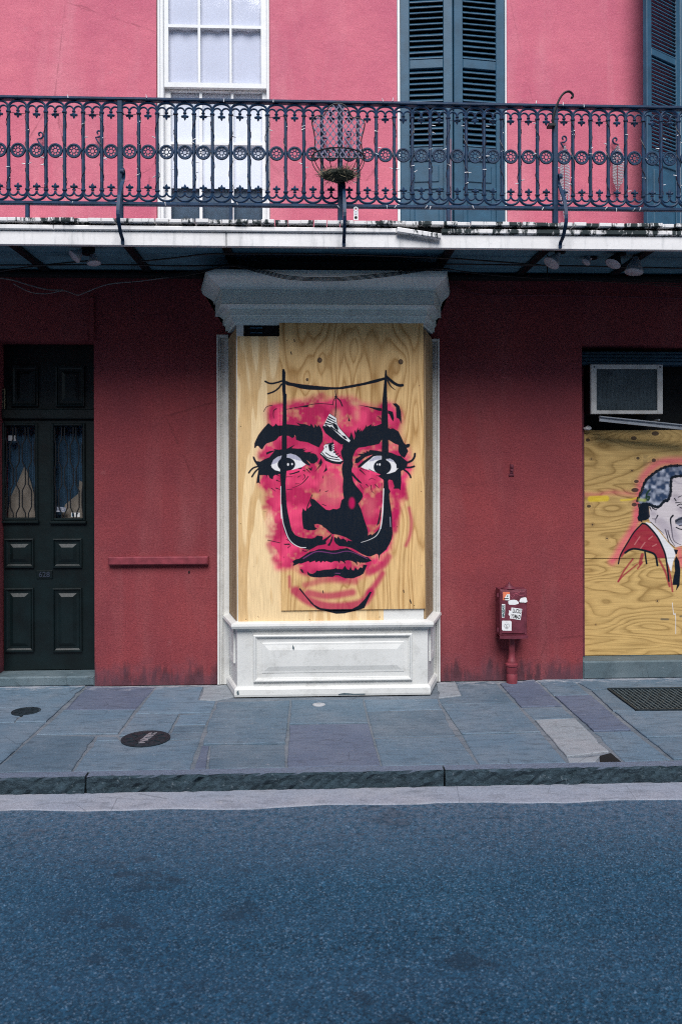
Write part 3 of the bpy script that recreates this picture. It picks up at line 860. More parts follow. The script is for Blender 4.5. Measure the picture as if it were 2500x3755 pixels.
# --- shutters (pair standing slightly open, and the single leaf at the right edge)
def shutter(hx, hy, width, ang, free_right, z0, z1, rails, slat_pitch, panels, stile=.075):
    """leaf built in its own frame: x 0..width from the hinge, y thickness; rails = [(z_low, z_high)] in world z"""
    s = 1 if free_right else -1
    mb = MB()
    def bx(a, b_, y0, y1, c, d): mb.cbox(*(sorted((s * a, s * b_))), y0, y1, c - z0, d - z0, .004)
    bx(0, stile, -.018, .018, z0, z1); bx(width - stile, width, -.018, .018, z0, z1)
    for c, d in rails: bx(stile + .0005, width - stile - .0005, -.017, .017, c, d)
    for c, d in panels:
        mb.box(*(sorted((s * (stile + .001), s * (width - stile - .001)))), -.006, .008, c - z0, d - z0)
        mb.cbox(*(sorted((s * (stile + .035), s * (width - stile - .035)))), -.014, -.0065, c - z0 + .035, d - z0 - .035, .008)
    leaf = obj('shutter', mb, M['shutter'], house, at=(hx, hy, z0), rot=(0, 0, -ang if free_right else ang))
    rl = sorted(rails)
    L = width - 2 * stile - .004
    sl = MB()
    prof = [(-.021, -.018), (-.016, -.022), (.019, .013), (.021, .018), (.016, .020), (-.019, -.012)]
    vs = [(-L / 2, y, z) for y, z in prof] + [(L / 2, y, z) for y, z in prof]
    k = len(prof)
    sl.add(vs, [tuple(range(k)), tuple(range(2 * k - 1, k - 1, -1))] + [(i, k + i, k + (i + 1) % k, (i + 1) % k) for i in range(k)])
    first = None
    for i in range(len(rl) - 1):
        c, d = rl[i][1], rl[i + 1][0]
        if any(abs(c - q[0]) < .06 for q in panels): continue
        m_ = max(1, int(round((d - c) / slat_pitch)))
        for j in range(m_):
            z = c + (d - c) * (j + .5) / m_ - z0
            at = (s * width / 2, 0, z)
            rr = (R(random.uniform(-4, 4)), R(random.uniform(-.5, .5)), 0)
            if first is None: first = obj('louver_slat', sl, M['shutter'], leaf, at=at, local=True, rot=rr)
            else: inst(first, at, leaf, rr, local=True)
    return leaf
SH_B = DECK + .02
hxL, hxR = PX(1467, .015, 300), PX(1846, .015, 300)
wl_ = (PX(1658, -.04, 300) - hxL) / math.cos(R(7.4)); wr_ = (hxR - PX(1661, -.04, 300)) / math.cos(R(7.4))
zz2 = lambda py: PZ(py, 0.0, 1650)
rails = [(SH_B, SH_B + .12), (zz2(700), zz2(690)), (zz2(596), zz2(546)), (zz2(259), zz2(226)), (6.55, 6.65)]
panels = [(SH_B + .12, zz2(700)), (zz2(690), zz2(596))]
shutter(hxL, .012, wl_, R(7.4), True, SH_B, 6.65, rails, .0465, panels)
shutter(hxR, .012, wr_, R(7.4), False, SH_B, 6.65, rails, .0465, panels)
mb = MB()
mb.cbox(SH_X0 + .002, hxL - .004, -.012, .10, DECK + .002, 6.68, .005); mb.cbox(hxR + .004, PX(1856, 0, 300), -.012, .10, DECK + .002, 6.68, .005)
obj('door_casing', mb, M['clean'], house)
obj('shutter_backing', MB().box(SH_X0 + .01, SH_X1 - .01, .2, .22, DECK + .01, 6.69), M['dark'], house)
obj('drop_bolt', MB().tube([(PX(1650, -.105, 700), -.105, DECK + .02), (PX(1650, -.105, 600), -.105, zz2(530))], .012, 8), M['violet_wood'], house)
z3 = lambda py: PZ(py, -.1, 2430)
hx3 = PX(2484, -.01, 400)
shutter(hx3, -.02, .44, R(31), False, SH_B + .01, 6.6, [(SH_B + .01, SH_B + .13), (z3(620), z3(570)), (z3(232), z3(205)), (6.5, 6.6)], .030, [(SH_B + .13, z3(620))], stile=.06)
mb = MB()
mb.cbox(W3_X0 + .002, W3_X0 + .05, -.01, .1, DECK + .002, 6.68, .005); mb.cbox(W3_X1 - .05, W3_X1 - .002, -.01, .1, DECK + .002, 6.68, .005)
obj('door_casing', mb, M['clean'], house)
obj('inner_shutter', MB().box(W3_X0 + .052, W3_X1 - .052, .04, .07, DECK + .01, 6.68), M['shutter'], house)
# scroll shutter dogs on the pink wall
def dog(px, py, flip, name='shutter_dog'):
    Y = -.035
    x, z = P(px, py, Y)
    s = -1 if flip else 1
    pts = []
    for i in range(15):
        a = -1.2 + i * .42
        rr = .006 + .0016 * i
        pts.append((x + s * (.012 + rr * math.cos(a + PI)) , Y, z + rr * math.sin(a) * 1.1))
    pts += [(x - s * .012, Y, z - .035), (x + s * .004, Y, z - .065), (x + s * .03, Y, z - .10)]
    mb = MB().tube(pts, .007, 6)
    mb.tube([(x + s * .03, 0.0, z - .10), (x + s * .03, Y - .006, z - .10)], .012, 6)
    mb.tube([(x + s * .03, Y, z - .09), (x + s * .03, Y, z - .14)], .014, 4)
    obj(name, mb, M['iron'], house)
for px, py, fl in ((143, 494, False), (357, 488, False), (1194, 492, True), (1270, 490, False), (2060, 508, False), (2260, 514, True)):
    dog(px, py, fl)
# small fittings on the crimson wall
x, z = P(1873, 1725, 0)
mb = MB().cbox(x - .022, x + .022, -.012, .004, z - .045, z - .028, .003)
mb.cbox(x - .012, x + .014, -.018, .004, z - .028, z + .05, .004)
mb.lathe([(.013, 0.0), (.013, -.03), (.008, -.034)], (x + .004, 0, z + .03), 10, 'y')
mb.lathe([(.012, 0.0), (.012, -.028)], (x + .002, 0, z + .003), 10, 'y')
obj('wall_fitting', mb, M['callbox'], house)
obj('wall_fitting', MB().lathe([(.008, .002), (.008, -.01)], (PX(694, 0, 2097), 0, PZ(2097, 0, 694)), 8, 'y'), M['dark'], house)

# --- lower right opening: block sill, louvred head
sbz = PZ(2423, 0, 2300)
obj('stone_sill', MB().cbox(AC_X0 + .002, AC_X1 - .002, -.006, .34, 0.0, sbz, .012), M['step'], house)
for k in range(4):
    z = AC_ZT - .03 - .03 * k
    obj('head_board', MB().cbox(AC_X0 + .004, AC_X1 - .004, .10 + .012 * (3 - k), .2, z - .028, z, .006), M['shutter'], house)
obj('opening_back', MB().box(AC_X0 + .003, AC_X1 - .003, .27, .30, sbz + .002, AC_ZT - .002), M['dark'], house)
obj('side_jamb', MB().cbox(AC_X0 + .003, PX(2141, .17, 1900), .165, .26, sbz + .001, AC_ZT - .16, .004), M['callbox'], house)

# ------------------------------------------------------------------ unseen house added across the street: it blocks low sky and shows in the panes
opp = thing('added_facing_house', 'unseen plain brick house front added across the street to shade it', 'building', (0, -10.9, 0))
OH = 7.2
oh_ = [(x - .5, x + .5, z, z + 1.9) for x in (-10.5, -7.5, -4.5, -1.5, 1.5, 4.5, 7.5, 10.5) for z in (.9, 4.3)]
obj('wall', holed_wall(-13, 13, -.1, OH, oh_, -11.2, -10.9), m_plain('dull_brick', (.16, .10, .085), .85, var=.25, sc=5, bump=.4, bsc=40), opp)
for h in oh_: obj('window', MB().box(h[0], h[1], -11.06, -11.02, h[2], h[3]), M['dark_inside'], opp)
obj('eaves', MB().cbox(-13.1, 13.1, -11.3, -10.6, OH + .002, OH + .16, .02), M['cornice'], opp)
obj('facing_pavement', MB().box(-40, 40, -10.9, -9.4, -.3, 0.0), M['concrete'], kind='structure')

# ------------------------------------------------------------------ the white bay
BY = -.378                                   # front plane
bx0, bx1 = PX(868, BY, 1900), PX(1566, BY, 1900)
sx0, sx1 = PX(838, -.02, 1900), PX(1593, -.02, 1900)
bxt = PX(1548, BY, 1190)                     # the glazed part is a little narrower than the base at its right corner
def face_poly(o, top=False):                 # plan of the bay pushed out by o: four points
    if top: return [(sx0 - o * .83, -.0), (bx0 - .004 - o * .72, BY - o), (bxt + o * .56, BY - o), (sx1 - .01 + o * .55, -.0)]
    kx = .732
    return [(sx0 - o * 1.05, -.0), (bx0 - o * kx, BY - o), (bx1 + o * kx, BY - o), (sx1 + o * 1.05, -.0)]
def band(mb, prof, top=False):
    """moulding swept round the bay: prof = [(o, z)...]"""
    rows = [[(x, y, z) for x, y in face_poly(o, top)] for o, z in prof]
    vs = [p for r in rows for p in r]; fs = []
    for i in range(len(rows) - 1):
        for k in range(3):
            fs.append((i * 4 + k, i * 4 + k + 1, (i + 1) * 4 + k + 1, (i + 1) * 4 + k))
    n = (len(rows) - 1) * 4
    fs += [(0, 1, 2, 3), (n + 3, n + 2, n + 1, n)]
    fs += [tuple(4 * i for i in range(len(rows) - 1, -1, -1)), tuple(4 * i + 3 for i in range(len(rows)))]
    return mb.add(vs, fs)
zc = lambda py, o: CAMZ + (HY - py) / FK * (abs(CAMY) + BY - o)
ZFR = zc(1192, 0)                            # bottom of the cornice
ZSILL_T, ZSILL_B = zc(2283, .05), zc(2305, .05)
bay = obj('bay_window', band(MB(), [(-.03, ZSILL_T + .001), (-.03, ZFR - .001)], True), M['dark'], house)
arc = [(.254 - .114 * t + .022 * math.sin(t * 2 * PI), zc(1003 + 59 * t, .2)) for t in np.linspace(0, 1, 9)]
ct = [(.236, zc(990, .25)), (.262, zc(992, .25)), (.262, zc(1001, .25))] + arc + [(.132, zc(1062, .14)), (.132, zc(1066, .13)), (.126, zc(1067, .13)), (.126, zc(1114, .126)), (.13, zc(1117, .126)), (.082, zc(1119, .1))]
ct += [(.082 - .032 * t + .008 * math.sin(t * 2 * PI), zc(1120 + 17 * t, .06)) for t in np.linspace(0, 1, 6)]
ct += [(.052, zc(1139, .05)), (.052, zc(1157, .05)), (.038, zc(1159, .04)), (.038, zc(1163, .04)), (.028, zc(1165, .03)), (.028, zc(1183, .03)), (.006, zc(1185, .01)), (.003, ZFR)]
obj('cornice', band(MB(), ct, True), M['cornice'], bay)
# corner boards and narrow window frame
for xa, xb in ((bx0, PX(893, BY, 1250)),):
    obj('corner_board', MB().cbox(xa, xb, BY - .001, BY + .03, ZSILL_T + .002, ZFR - .001, .003), M['white'], bay)
# a peep of louvred blind at top left
vx0, vx1 = PX(893, BY + .03, 1210), PX(1024, BY + .03, 1210)
obj('inner_blind', MB().box(vx0, vx1 + .3, BY + .031, BY + .04, ZFR - .2, ZFR - .001), M['shutter'], bay)
for k in range(4):
    z = ZFR - .014 - .019 * k
    obj('blind_slat', MB().cbox(vx0 + .05, vx0 + .145, BY + .016, BY + .03, z - .012, z, .003), M['dark'] if k % 2 else M['shutter'], bay)
obj('white_board', MB().cbox(PX(1400, BY, 2250), PX(1553, BY, 2250), BY - .004, BY + .02, ZSILL_T + .002, zc(2236, 0) + .04, .003), M['white'], bay)
obj('sill', band(MB(), [(-.02, ZSILL_T + .012), (.035, ZSILL_T), (.05, ZSILL_T - .006), (.054, (ZSILL_T + ZSILL_B) / 2), (.046, ZSILL_B + .004), (.012, ZSILL_B), (.002, ZSILL_B - .018)]), M['white'], bay)
ZPL = zc(2518, .02)
obj('base_box', band(MB(), [(.0, ZPL - .01), (.0, ZSILL_B - .016)]), M['white'], bay)
obj('plinth', band(MB(), [(.022, .004), (.026, .02), (.024, ZPL - .016), (.014, ZPL - .002), (.001, ZPL + .004)]), M['white'], bay)
r = (PX(930, BY, 2400), PX(1510, BY, 2400), zc(2499, .02), zc(2326, .02))
def big_panel(x0, x1, z0, z1, y):
    """bolection moulding round a raised and fielded panel"""
    def ring(k): return [(x0 + k, z0 + k), (x1 - k, z0 + k), (x1 - k, z1 - k), (x0 + k, z1 - k)]
    prof = [(0, y), (0, y - .018), (.008, y - .024), (.016, y - .022), (.021, y - .012), (.027, y - .011), (.030, y - .002), (.062, y - .002), (.068, y - .006), (.082, y - .007), (.088, y - .018)]
    prof = prof[:-1] + [(.118, y - .016)]
    Rr = [[(x, yy, z) for x, z in ring(k)] for k, yy in prof]
    vs = [p for q in Rr for p in q]; fs = []
    for i in range(len(Rr) - 1):
        for k in range(4):
            l = (k + 1) % 4
            fs.append((i * 4 + k, i * 4 + l, (i + 1) * 4 + l, (i + 1) * 4 + k))
    n = (len(Rr) - 1) * 4
    fs += [(n, n + 1, n + 2, n + 3), (3, 2, 1, 0)]
    return MB().add(vs, fs)
obj('base_panel', big_panel(*r, BY - .0005), M['white'], bay)
for sgn, xa, xb in ((-1, sx0, bx0), (1, sx1, bx1)):          # small panels on the splayed sides
    d = Vector((xb - xa, BY)); L = d.length; d /= L
    nrm = Vector((d.y, -d.x)) * (1 if sgn < 0 else -1)
    if nrm.x * sgn < 0: nrm = -nrm
    def q(u, o, z): return (xa + d.x * u * L + nrm.x * o, d.y * u * L + nrm.y * o, z)
    vs, fs = [], []
    for u0, u1, o, z0, z1 in ((.2, .8, 0, .24, .56), (.2, .8, .014, .24, .56), (.32, .68, .010, .28, .52), (.36, .64, .003, .30, .50)):
        vs += [q(u0, o, z0), q(u1, o, z0), q(u1, o, z1), q(u0, o, z1)]
    for i in range(3):
        for k in range(4):
            l = (k + 1) % 4
            fs.append((i * 4 + k, i * 4 + l, (i + 1) * 4 + l, (i + 1) * 4 + k))
    fs += [(12, 13, 14, 15), (3, 2, 1, 0)]
    obj('side_panel', MB().add(vs, fs), M['white'], bay)
for pts in (((1074, 2364), (1079, 2376), (1077, 2386), (1072, 2376)), ((868, 2537), (875, 2531), (877, 2547), (870, 2549)), ((1240, 2545), (1262, 2541), (1300, 2544), (1338, 2543), (1338, 2547), (1242, 2548))):
    yy = BY - .028 if pts[0][1] > 2450 else BY - .0185
    obj('paint_chip', MB().prism([P(px, py, yy) for px, py in pts], yy, yy + .004), M['step'], bay)
# pilasters on the wall either side
for a, b_, t in ((797, 840, 1228), (1580, 1611, 1243)):
    xa, xb = PX(a, -.03, 1900), PX(b_, -.03, 1900)
    zt = PZ(t, -.03, (a + b_) / 2)
    out = xa if a < 1000 else xb; s = 1 if a < 1000 else -1
    mb = MB()
    mb.box(min(xa, xb), max(xa, xb), -.028, .0, .006, zt)
    for k, (u, w_, y) in enumerate(((.0, .018, -.050), (.020, .010, -.044), (.034, .008, -.040), (.046, .006, -.036))):
        q0 = out + s * u; q1 = out + s * (u + w_)
        mb.cbox(min(q0, q1), max(q0, q1), y, -.027, .008, zt - u * .9 - .001, .003)
        q2 = out + s * (u + w_ + .001); q3 = (xb if s > 0 else xa)
        mb.cbox(min(q2, q3), max(q2, q3), y, -.027, zt - u * .9 - w_, zt - u * .9 - .001, .003)
    obj('pilaster', mb, M['white'], bay)

# wooden rail on the crimson wall
mb = MB().cbox(*rect(P(396, 2043, -.05), P(763, 2068, -.05))[:2], -.05, .002, *rect(P(396, 2043, -.05), P(763, 2071, -.05))[2:], .009)
obj('wall_rail', mb, M['post_red'], label='red painted wooden bar fixed level across the crimson wall', cat='rail')

# ------------------------------------------------------------------ spray paint: drawn here as polygons and strokes, kept as an image on the boards
class Canvas:
    def __init__(s, x0, x1, y0, y1, k=1.0):
        s.x0, s.y0, s.k = x0, y0, k
        s.w, s.h = int((x1 - x0) * k), int((y1 - y0) * k)
        s.ext = (x0, x1, y0, y1)
        s.rgb = np.zeros((s.h, s.w, 3)); s.a = np.zeros((s.h, s.w))
    def grid(s, bx):
        xa, xb = max(0, int(bx[0])), min(s.w, int(bx[1]) + 1)
        ya, yb = max(0, int(bx[2])), min(s.h, int(bx[3]) + 1)
        return xa, xb, ya, yb
    def T(s, pts): return np.array([((x - s.x0) * s.k, (y - s.y0) * s.k) for x, y in pts], float)
    def put(s, win, m, col):
        xa, xb, ya, yb = win
        m = np.clip(m, 0, 1); A = s.a[ya:yb, xa:xb]; C = s.rgb[ya:yb, xa:xb]
        na = m + A * (1 - m)
        cc = np.array(col, float)
        s.rgb[ya:yb, xa:xb] = np.where(na[..., None] > 1e-6, (cc * m[..., None] + C * (A * (1 - m))[..., None]) / np.maximum(na, 1e-6)[..., None], C)
        s.a[ya:yb, xa:xb] = na
    def pmask(s, pts, ss=3, pad=2):
        p = s.T(pts)
        win = s.grid((p[:, 0].min() - pad, p[:, 0].max() + pad, p[:, 1].min() - pad, p[:, 1].max() + pad))
        xa, xb, ya, yb = win
        if xb <= xa or yb <= ya: return None, None
        W_, H_ = (xb - xa) * ss, (yb - ya) * ss
        gx_ = xa + (np.arange(W_) + .5) / ss
        acc = np.zeros((H_, W_), bool)
        gy_ = ya + (np.arange(H_) + .5) / ss
        n = len(p)
        for i in range(n):
            x1, y1 = p[i]; x2, y2 = p[(i + 1) % n]
            if y1 == y2: continue
            rows = np.nonzero((gy_ >= min(y1, y2)) & (gy_ < max(y1, y2)))[0]
            if len(rows) == 0: continue
            xi = x1 + (gy_[rows] - y1) / (y2 - y1) * (x2 - x1)
            acc[rows] ^= gx_[None, :] > xi[:, None]
        return acc.reshape(yb - ya, ss, xb - xa, ss).mean((1, 3)), win
    def poly(s, pts, col, a=1.0, blur=0):
        m, win = s.pmask(pts, pad=2 + 3 * blur)
        if m is None: return
        if blur: m = boxblur(m, blur)
        s.put(win, m * a, col)
    def stroke(s, pts, w, col, a=1.0, soft=1.2, w2=None):
        """w = full width; soft = width of the sprayed edge"""
        p = s.T(smooth(pts)); w = w * s.k; w2 = w if w2 is None else w2 * s.k; soft = soft * s.k
        pad = max(w, w2) / 2 + soft * 2 + 2
        win = s.grid((p[:, 0].min() - pad, p[:, 0].max() + pad, p[:, 1].min() - pad, p[:, 1].max() + pad))
        xa, xb, ya, yb = win
        if xb <= xa or yb <= ya: return
        X, Y = np.meshgrid(np.arange(xa, xb) + .5, np.arange(ya, yb) + .5)
        best = np.full(X.shape, 1e9)
        n = len(p) - 1
        for i in range(n):
            (x1, y1), (x2, y2) = p[i], p[i + 1]
            L = (x2 - x1) ** 2 + (y2 - y1) ** 2 + 1e-9
            t = np.clip(((X - x1) * (x2 - x1) + (Y - y1) * (y2 - y1)) / L, 0, 1)
            d = np.hypot(X - x1 - t * (x2 - x1), Y - y1 - t * (y2 - y1))
            best = np.minimum(best, d - .5 * (w + (w2 - w) * (i + t) / n))
        m = np.clip(.5 - best / (2 * max(soft, .4)), 0, 1)
        m = m * m * (3 - 2 * m)
        s.put(win, m * a, col)
    def ell(s, cx, cy, rx, ry, col, a=1.0, blur=0):
        s.poly([(cx + rx * math.cos(t), cy + ry * math.sin(t)) for t in np.linspace(0, 2 * PI, 28)[:-1]], col, a, blur)
    def image(s, name):
        im = bpy.data.images.new(name, s.w, s.h, alpha=True, float_buffer=True)
        im.colorspace_settings.name = 'Non-Color'
        im.alpha_mode = 'CHANNEL_PACKED'
        px = np.dstack([s.rgb, s.a])[::-1].astype(np.float32)
        im.pixels.foreach_set(px.ravel())
        im.update()
        return im
def boxblur(m, r):
    for _ in range(3):
        for ax in (0, 1):
            pad = [(0, 0), (0, 0)]; pad[ax] = (r + 1, r)
            c = np.cumsum(np.pad(m, pad, mode='edge'), axis=ax)
            m = (np.take(c, range(2 * r + 1, c.shape[ax]), axis=ax) - np.take(c, range(0, c.shape[ax] - 2 * r - 1), axis=ax)) / (2 * r + 1)
    return m
def smooth(pts, k=4):
    if len(pts) < 3: return pts
    P_ = [np.array(p, float) for p in pts]; P_ = [2 * P_[0] - P_[1]] + P_ + [2 * P_[-1] - P_[-2]]
    out = []
    for i in range(1, len(P_) - 2):
        for t in np.linspace(0, 1, k, endpoint=False):
            a, b_, c, d = P_[i - 1:i + 3]
            out.append(.5 * ((2 * b_) + (-a + c) * t + (2 * a - 5 * b_ + 4 * c - d) * t * t + (-a + 3 * b_ - 3 * c + d) * t ** 3))
    out.append(P_[-2])
    return [tuple(q) for q in out]
def vnoise(h, w, cell):
    gh, gw = int(h / cell) + 3, int(w / cell) + 3
    g = RNG.random((gh, gw))
    y = np.arange(h) / cell; x = np.arange(w) / cell
    yi, xi = y.astype(int), x.astype(int)
    fy, fx = y - yi, x - xi
    fy, fx = fy * fy * (3 - 2 * fy), fx * fx * (3 - 2 * fx)
    a = g[yi][:, xi] * (1 - fx) + g[yi][:, xi + 1] * fx
    b_ = g[yi + 1][:, xi] * (1 - fx) + g[yi + 1][:, xi + 1] * fx
    return a * (1 - fy)[:, None] + b_ * fy[:, None]
RG = {1: (900, 1320, 5.227), 2: (1200, 1320, 4.612), 3: (900, 1600, 5.227), 4: (1200, 1600, 4.612), 5: (960, 1850, 5.227),
      6: (1200, 1850, 4.612), 7: (1000, 2050, 3.484), 8: (2240, 1650, 4.281), 9: (840, 1150, 1.96), 10: (2100, 1250, 1.884)}
def T(r, *pts):
    x, y, s = RG[r]
    return [(x + a / s, y + b_ / s) for a, b_ in pts]
INK = (.001, .008, .019)
MAG, PNK, WHT, LAV = (.47, .004, .088), (.84, .055, .180), (.80, .79, .80), (.42, .42, .52)

cv = Canvas(858, 1556, 1170, 2312, 1.0)
# 1: the sprayed magenta field, mottled, letting the wood through
field = T(9, (250,700),(300,655),(420,640),(520,615),(640,590),(665,565),(690,600),(760,600),(870,585),(960,650),(1080,650),(1130,630),(1190,650),(1240,690),(1250,780),(1235,850),(1260,930),(1300,1000),(1315,1120),(1270,1220),(1260,1330),(1230,1400),(1200,1500),(1180,1600),(1150,1700),(1110,1740),(1140,1770),(1090,1830),(980,1890),(860,1915),(700,1910),(560,1885),(440,1830),(330,1840),(310,1770),(330,1700),(280,1650),(290,1560),(260,1500),(285,1400),(250,1330),(260,1270),(215,1230),(235,1130),(200,1010),(250,940),(240,860),(270,800))
m, win = cv.pmask(field, pad=40)
hh, ww = m.shape
m = np.clip(boxblur(np.clip(m * 1.0 - .55 * (vnoise(hh, ww, 34) > .62) * (boxblur(m, 14) < .93), 0, 1), 8), 0, 1)
n1 = vnoise(hh, ww, 46) * .36 + vnoise(hh, ww, 22) * .38 + vnoise(hh, ww, 9) * .26
dens = np.clip(1.25 * m * (.06 + 1.62 * n1) , 0, .97)
n2 = vnoise(hh, ww, 60) * .6 + vnoise(hh, ww, 25) * .4
cmix = np.clip((n2 - .35) * 2.6, 0, 1)[..., None]
xa, xb, ya, yb = win
cv.rgb[ya:yb, xa:xb] = np.array(PNK) * cmix + np.array(MAG) * (1 - cmix)
cv.a[ya:yb, xa:xb] = dens
SAL = (.66, .14, .17)
def lit(pts, col, a, blur): cv.poly(pts, col, a, blur)
lit(T(9, (690,1140),(800,1180),(810,1350),(760,1390),(650,1350),(640,1250)), SAL, .7, 10)
lit(T(9, (960,1320),(1050,1330),(1040,1450),(980,1480)), SAL, .6, 9)
for q in (((740,690),(800,690),(795,800),(760,800)), ((900,690),(930,690),(930,760),(905,770)), ((870,620),(960,640),(930,670),(860,650))):
    cv.poly(T(9, *q), (.70, .42, .24), .6, 6)
for a_, w_, al in ((((470,1990),(560,2060),(700,2105),(850,2105),(960,2075),(1010,2010)), 34, .85), (((560,2005),(700,2030),(880,2005)), 26, .8), (((540,1950),(700,1915),(900,1930)), 22, .6),
                 (((1000,2010),(1060,1930),(1095,1870)), 22, .85), (((1000,1860),(1100,1810),(1140,1750)), 26, .8), (((1290,1400),(1308,1500),(1295,1600),(1268,1670)), 10, .9),
                 (((428,1890),(432,1960)), 9, .85), (((1180,1290),(1205,1400),(1190,1560)), 20, .8), (((1245,1230),(1270,1330)), 14, .8), (((300,1710),(280,1660)), 20, .6), (((250,1390),(300,1385)), 16, .7),
                 (((320,1760),(360,1800)), 20, .7), (((270,1600),(330,1610)), 12, .6)):
    cv.stroke(T(9, *a_), w_, MAG, al, soft=9)
def B(r, *pts, col=INK, a=1.0): cv.poly(T(r, *pts), col, a)
def K(r, w, *pts, col=INK, w2=None, soft=1.0, a=1.0): cv.stroke(T(r, *pts), max(2.6, 1.2 * w / RG[r][2]), col, a, soft, None if w2 is None else max(1.4, w2 / RG[r][2]))
# forehead lines
K(1, 10, (790,945),(1000,905),(1200,865),(1400,835),(1568,845)); B(1, (1050,895),(1200,865),(1195,905),(1120,905))
K(1, 12, (350,985),(390,910),(440,880),(510,872)); K(1, 16, (590,930),(540,970),(530,1050),(548,1120), w2=8)
B(2, (480,755),(600,770),(760,795),(915,815),(915,865),(860,860),(720,810),(600,780)); B(2, (1020,850),(1105,875),(1125,985),(1110,1040),(1085,1010),(1045,920),(1020,905))
B(2, (1095,735),(1165,730),(1215,775),(1245,880),(1250,1000),(1248,1080),(1235,1055),(1210,1000),(1165,975),(1155,800)); B(2, (820,945),(870,955),(905,985),(905,1020),(870,970))
B(2, (335,915),(360,975),(385,1040),(345,1035),(350,990)); K(2, 8, (0,745),(90,757))
# left brow
B(1, (180,1568),(240,1440),(330,1320),(435,1205),(520,1275),(560,1245),(575,1215),(620,1255),(690,1255),(790,1230),(900,1240),(1040,1260),(960,1195),(1050,1225),(1140,1230),(1230,1265),(1250,1215),(1310,1300),(1325,1225),(1370,1285),(1390,1240),(1440,1300),(1475,1400),(1480,1480),(1465,1575),(1455,1584),(1400,1679),(1300,1634),(1200,1584),(1130,1569),(1040,1559),(965,1530),(955,1460),(935,1430),(935,1470),(895,1500),(820,1455),(700,1450),(640,1465),(590,1524),(540,1554),(480,1574),(400,1599),(360,1644),(320,1714),(280,1694),(240,1644),(205,1654),(190,1689),(165,1679),(170,1594))
# right brow, nose bridge and nose in one dark mass
B(2, (370,1300),(400,1215),(445,1350),(465,1290),(450,1220),(465,1180),(480,1230),(510,1130),(520,1190),(555,1150),(545,1210),(580,1170),(580,1210),(630,1150),(660,1085),(660,1130),(700,1110),(750,1080),(740,1125),(780,1090),(770,1120),(830,1110),(915,1075),(1030,1160),(1060,1125),(1045,1165),(1110,1155),(1200,1210),(1250,1310),(1290,1400),(1320,1430),(1380,1415),(1400,1440),(1375,1485),(1340,1490),(1365,1545),(1330,1611),(1300,1661),(1240,1626),(1200,1561),(1195,1506),(1200,1441),(1130,1416),(1060,1371),(1015,1346),(915,1351),(870,1421),(740,1451),(690,1456),(640,1471),(520,1486),(470,1531),(430,1621),(380,1600),(250,1445))
B(4, (340,60),(250,150),(250,200),(220,260),(235,340),(265,420),(245,480),(235,550),(240,620),(260,720),(250,860),(255,960),(270,1050),(230,1080),(215,1150),(200,1210),(150,1235),(90,1225),(30,1250),(-30,1240),(-90,1190),(-180,1110),(-220,1070),(-280,1050),(-300,1110),(-280,1170),(-340,1220),(-380,1260),(-420,1210),(-440,1300),(-435,1400),(-425,1500),(-410,1560),(-330,1590),(-220,1585),(-180,1555),(-220,1535),(-230,1490),(-180,1480),(-110,1500),(-80,1535),(-40,1555),(50,1640),(75,1655),(110,1655),(200,1675),(300,1710),(420,1780),(500,1810),(580,1815),(650,1790),(670,1730),(680,1630),(660,1540),(620,1430),(560,1230),(515,1140),(570,1070),(595,1020),(585,970),(530,900),(470,830),(430,760),(410,660),(405,560),(430,480),(415,400),(430,330),(470,240),(500,190))
K(3, 14, (1270,1120),(1220,1240),(1180,1340),(1160,1420), w2=22)
cv.ell(*T(4, (405, 1130))[0], 11, 21, MAG, .95, 2)
for pt in (((1410,1055),(1425,1020)), ((1475,800),(1485,760)), ((1520,1060),(1568,1045)), ((1460,1300),(1530,1330))): K(3, 12, *pt)
# left eye
B(3, (135,380),(165,385),(205,470),(280,480),(370,430),(450,400),(545,285),(400,350),(390,310),(460,280),(560,265),(480,210),(530,240),(640,255),(700,245),(790,235),(945,155),(880,225),(1000,235),(1150,230),(1090,260),(1180,250),(1110,285),(1160,305),(1280,290),(1230,320),(1300,325),(1350,350),(1390,430),(1370,480),(1300,525),(1240,520),(1200,480),(1160,450),(1235,540),(1230,565),(1180,550),(1100,500),(1050,600),(780,690),(560,740),(530,760),(520,825),(460,800),(430,740),(415,740),(385,815),(395,745),(340,740),(270,740),(265,860),(285,910),(245,885),(205,900),(215,800),(235,690),(250,610),(215,555),(165,480),(140,420))
B(3, (485,555),(530,450),(610,390),(700,365),(790,345),(860,330),(960,360),(1040,420),(1080,480),(1150,540),(1080,585),(1000,610),(900,640),(780,662),(660,672),(560,645),(500,595), col=WHT)
B(3, (490,540),(530,450),(610,390),(690,368),(690,420),(600,500),(560,520), col=LAV); B(3, (785,350),(860,332),(960,360),(1040,420),(1075,470),(1000,460),(900,430),(790,400), col=LAV)
cv.ell(*T(3, (778, 535))[0], 32.5, 25, INK); cv.ell(*T(3, (810, 537))[0], 3.4, 5.2, WHT); cv.ell(*T(3, (887, 530))[0], 3, 4, WHT)
B(3, (780,662),(900,640),(1000,612),(1080,590),(1100,640),(1000,700),(880,760),(780,720), col=PNK)
K(3, 28, (230,575),(150,600),(95,650),(62,695)); K(3, 28, (245,615),(180,680),(120,770))
for q in (((580,665),(660,680),(655,720),(600,700)), ((820,715),(900,700),(1030,655),(1030,685),(920,720),(850,735)), ((980,615),(1080,590),(1070,630)), ((1080,650),(1130,645),(1140,680)), ((1180,595),(1240,615),(1275,575),(1260,665),(1235,650)), ((1440,420),(1470,500),(1440,560),(1310,690),(1420,540),(1385,540)), ((1530,520),(1560,650),(1480,700),(1530,600))): B(3, *q)
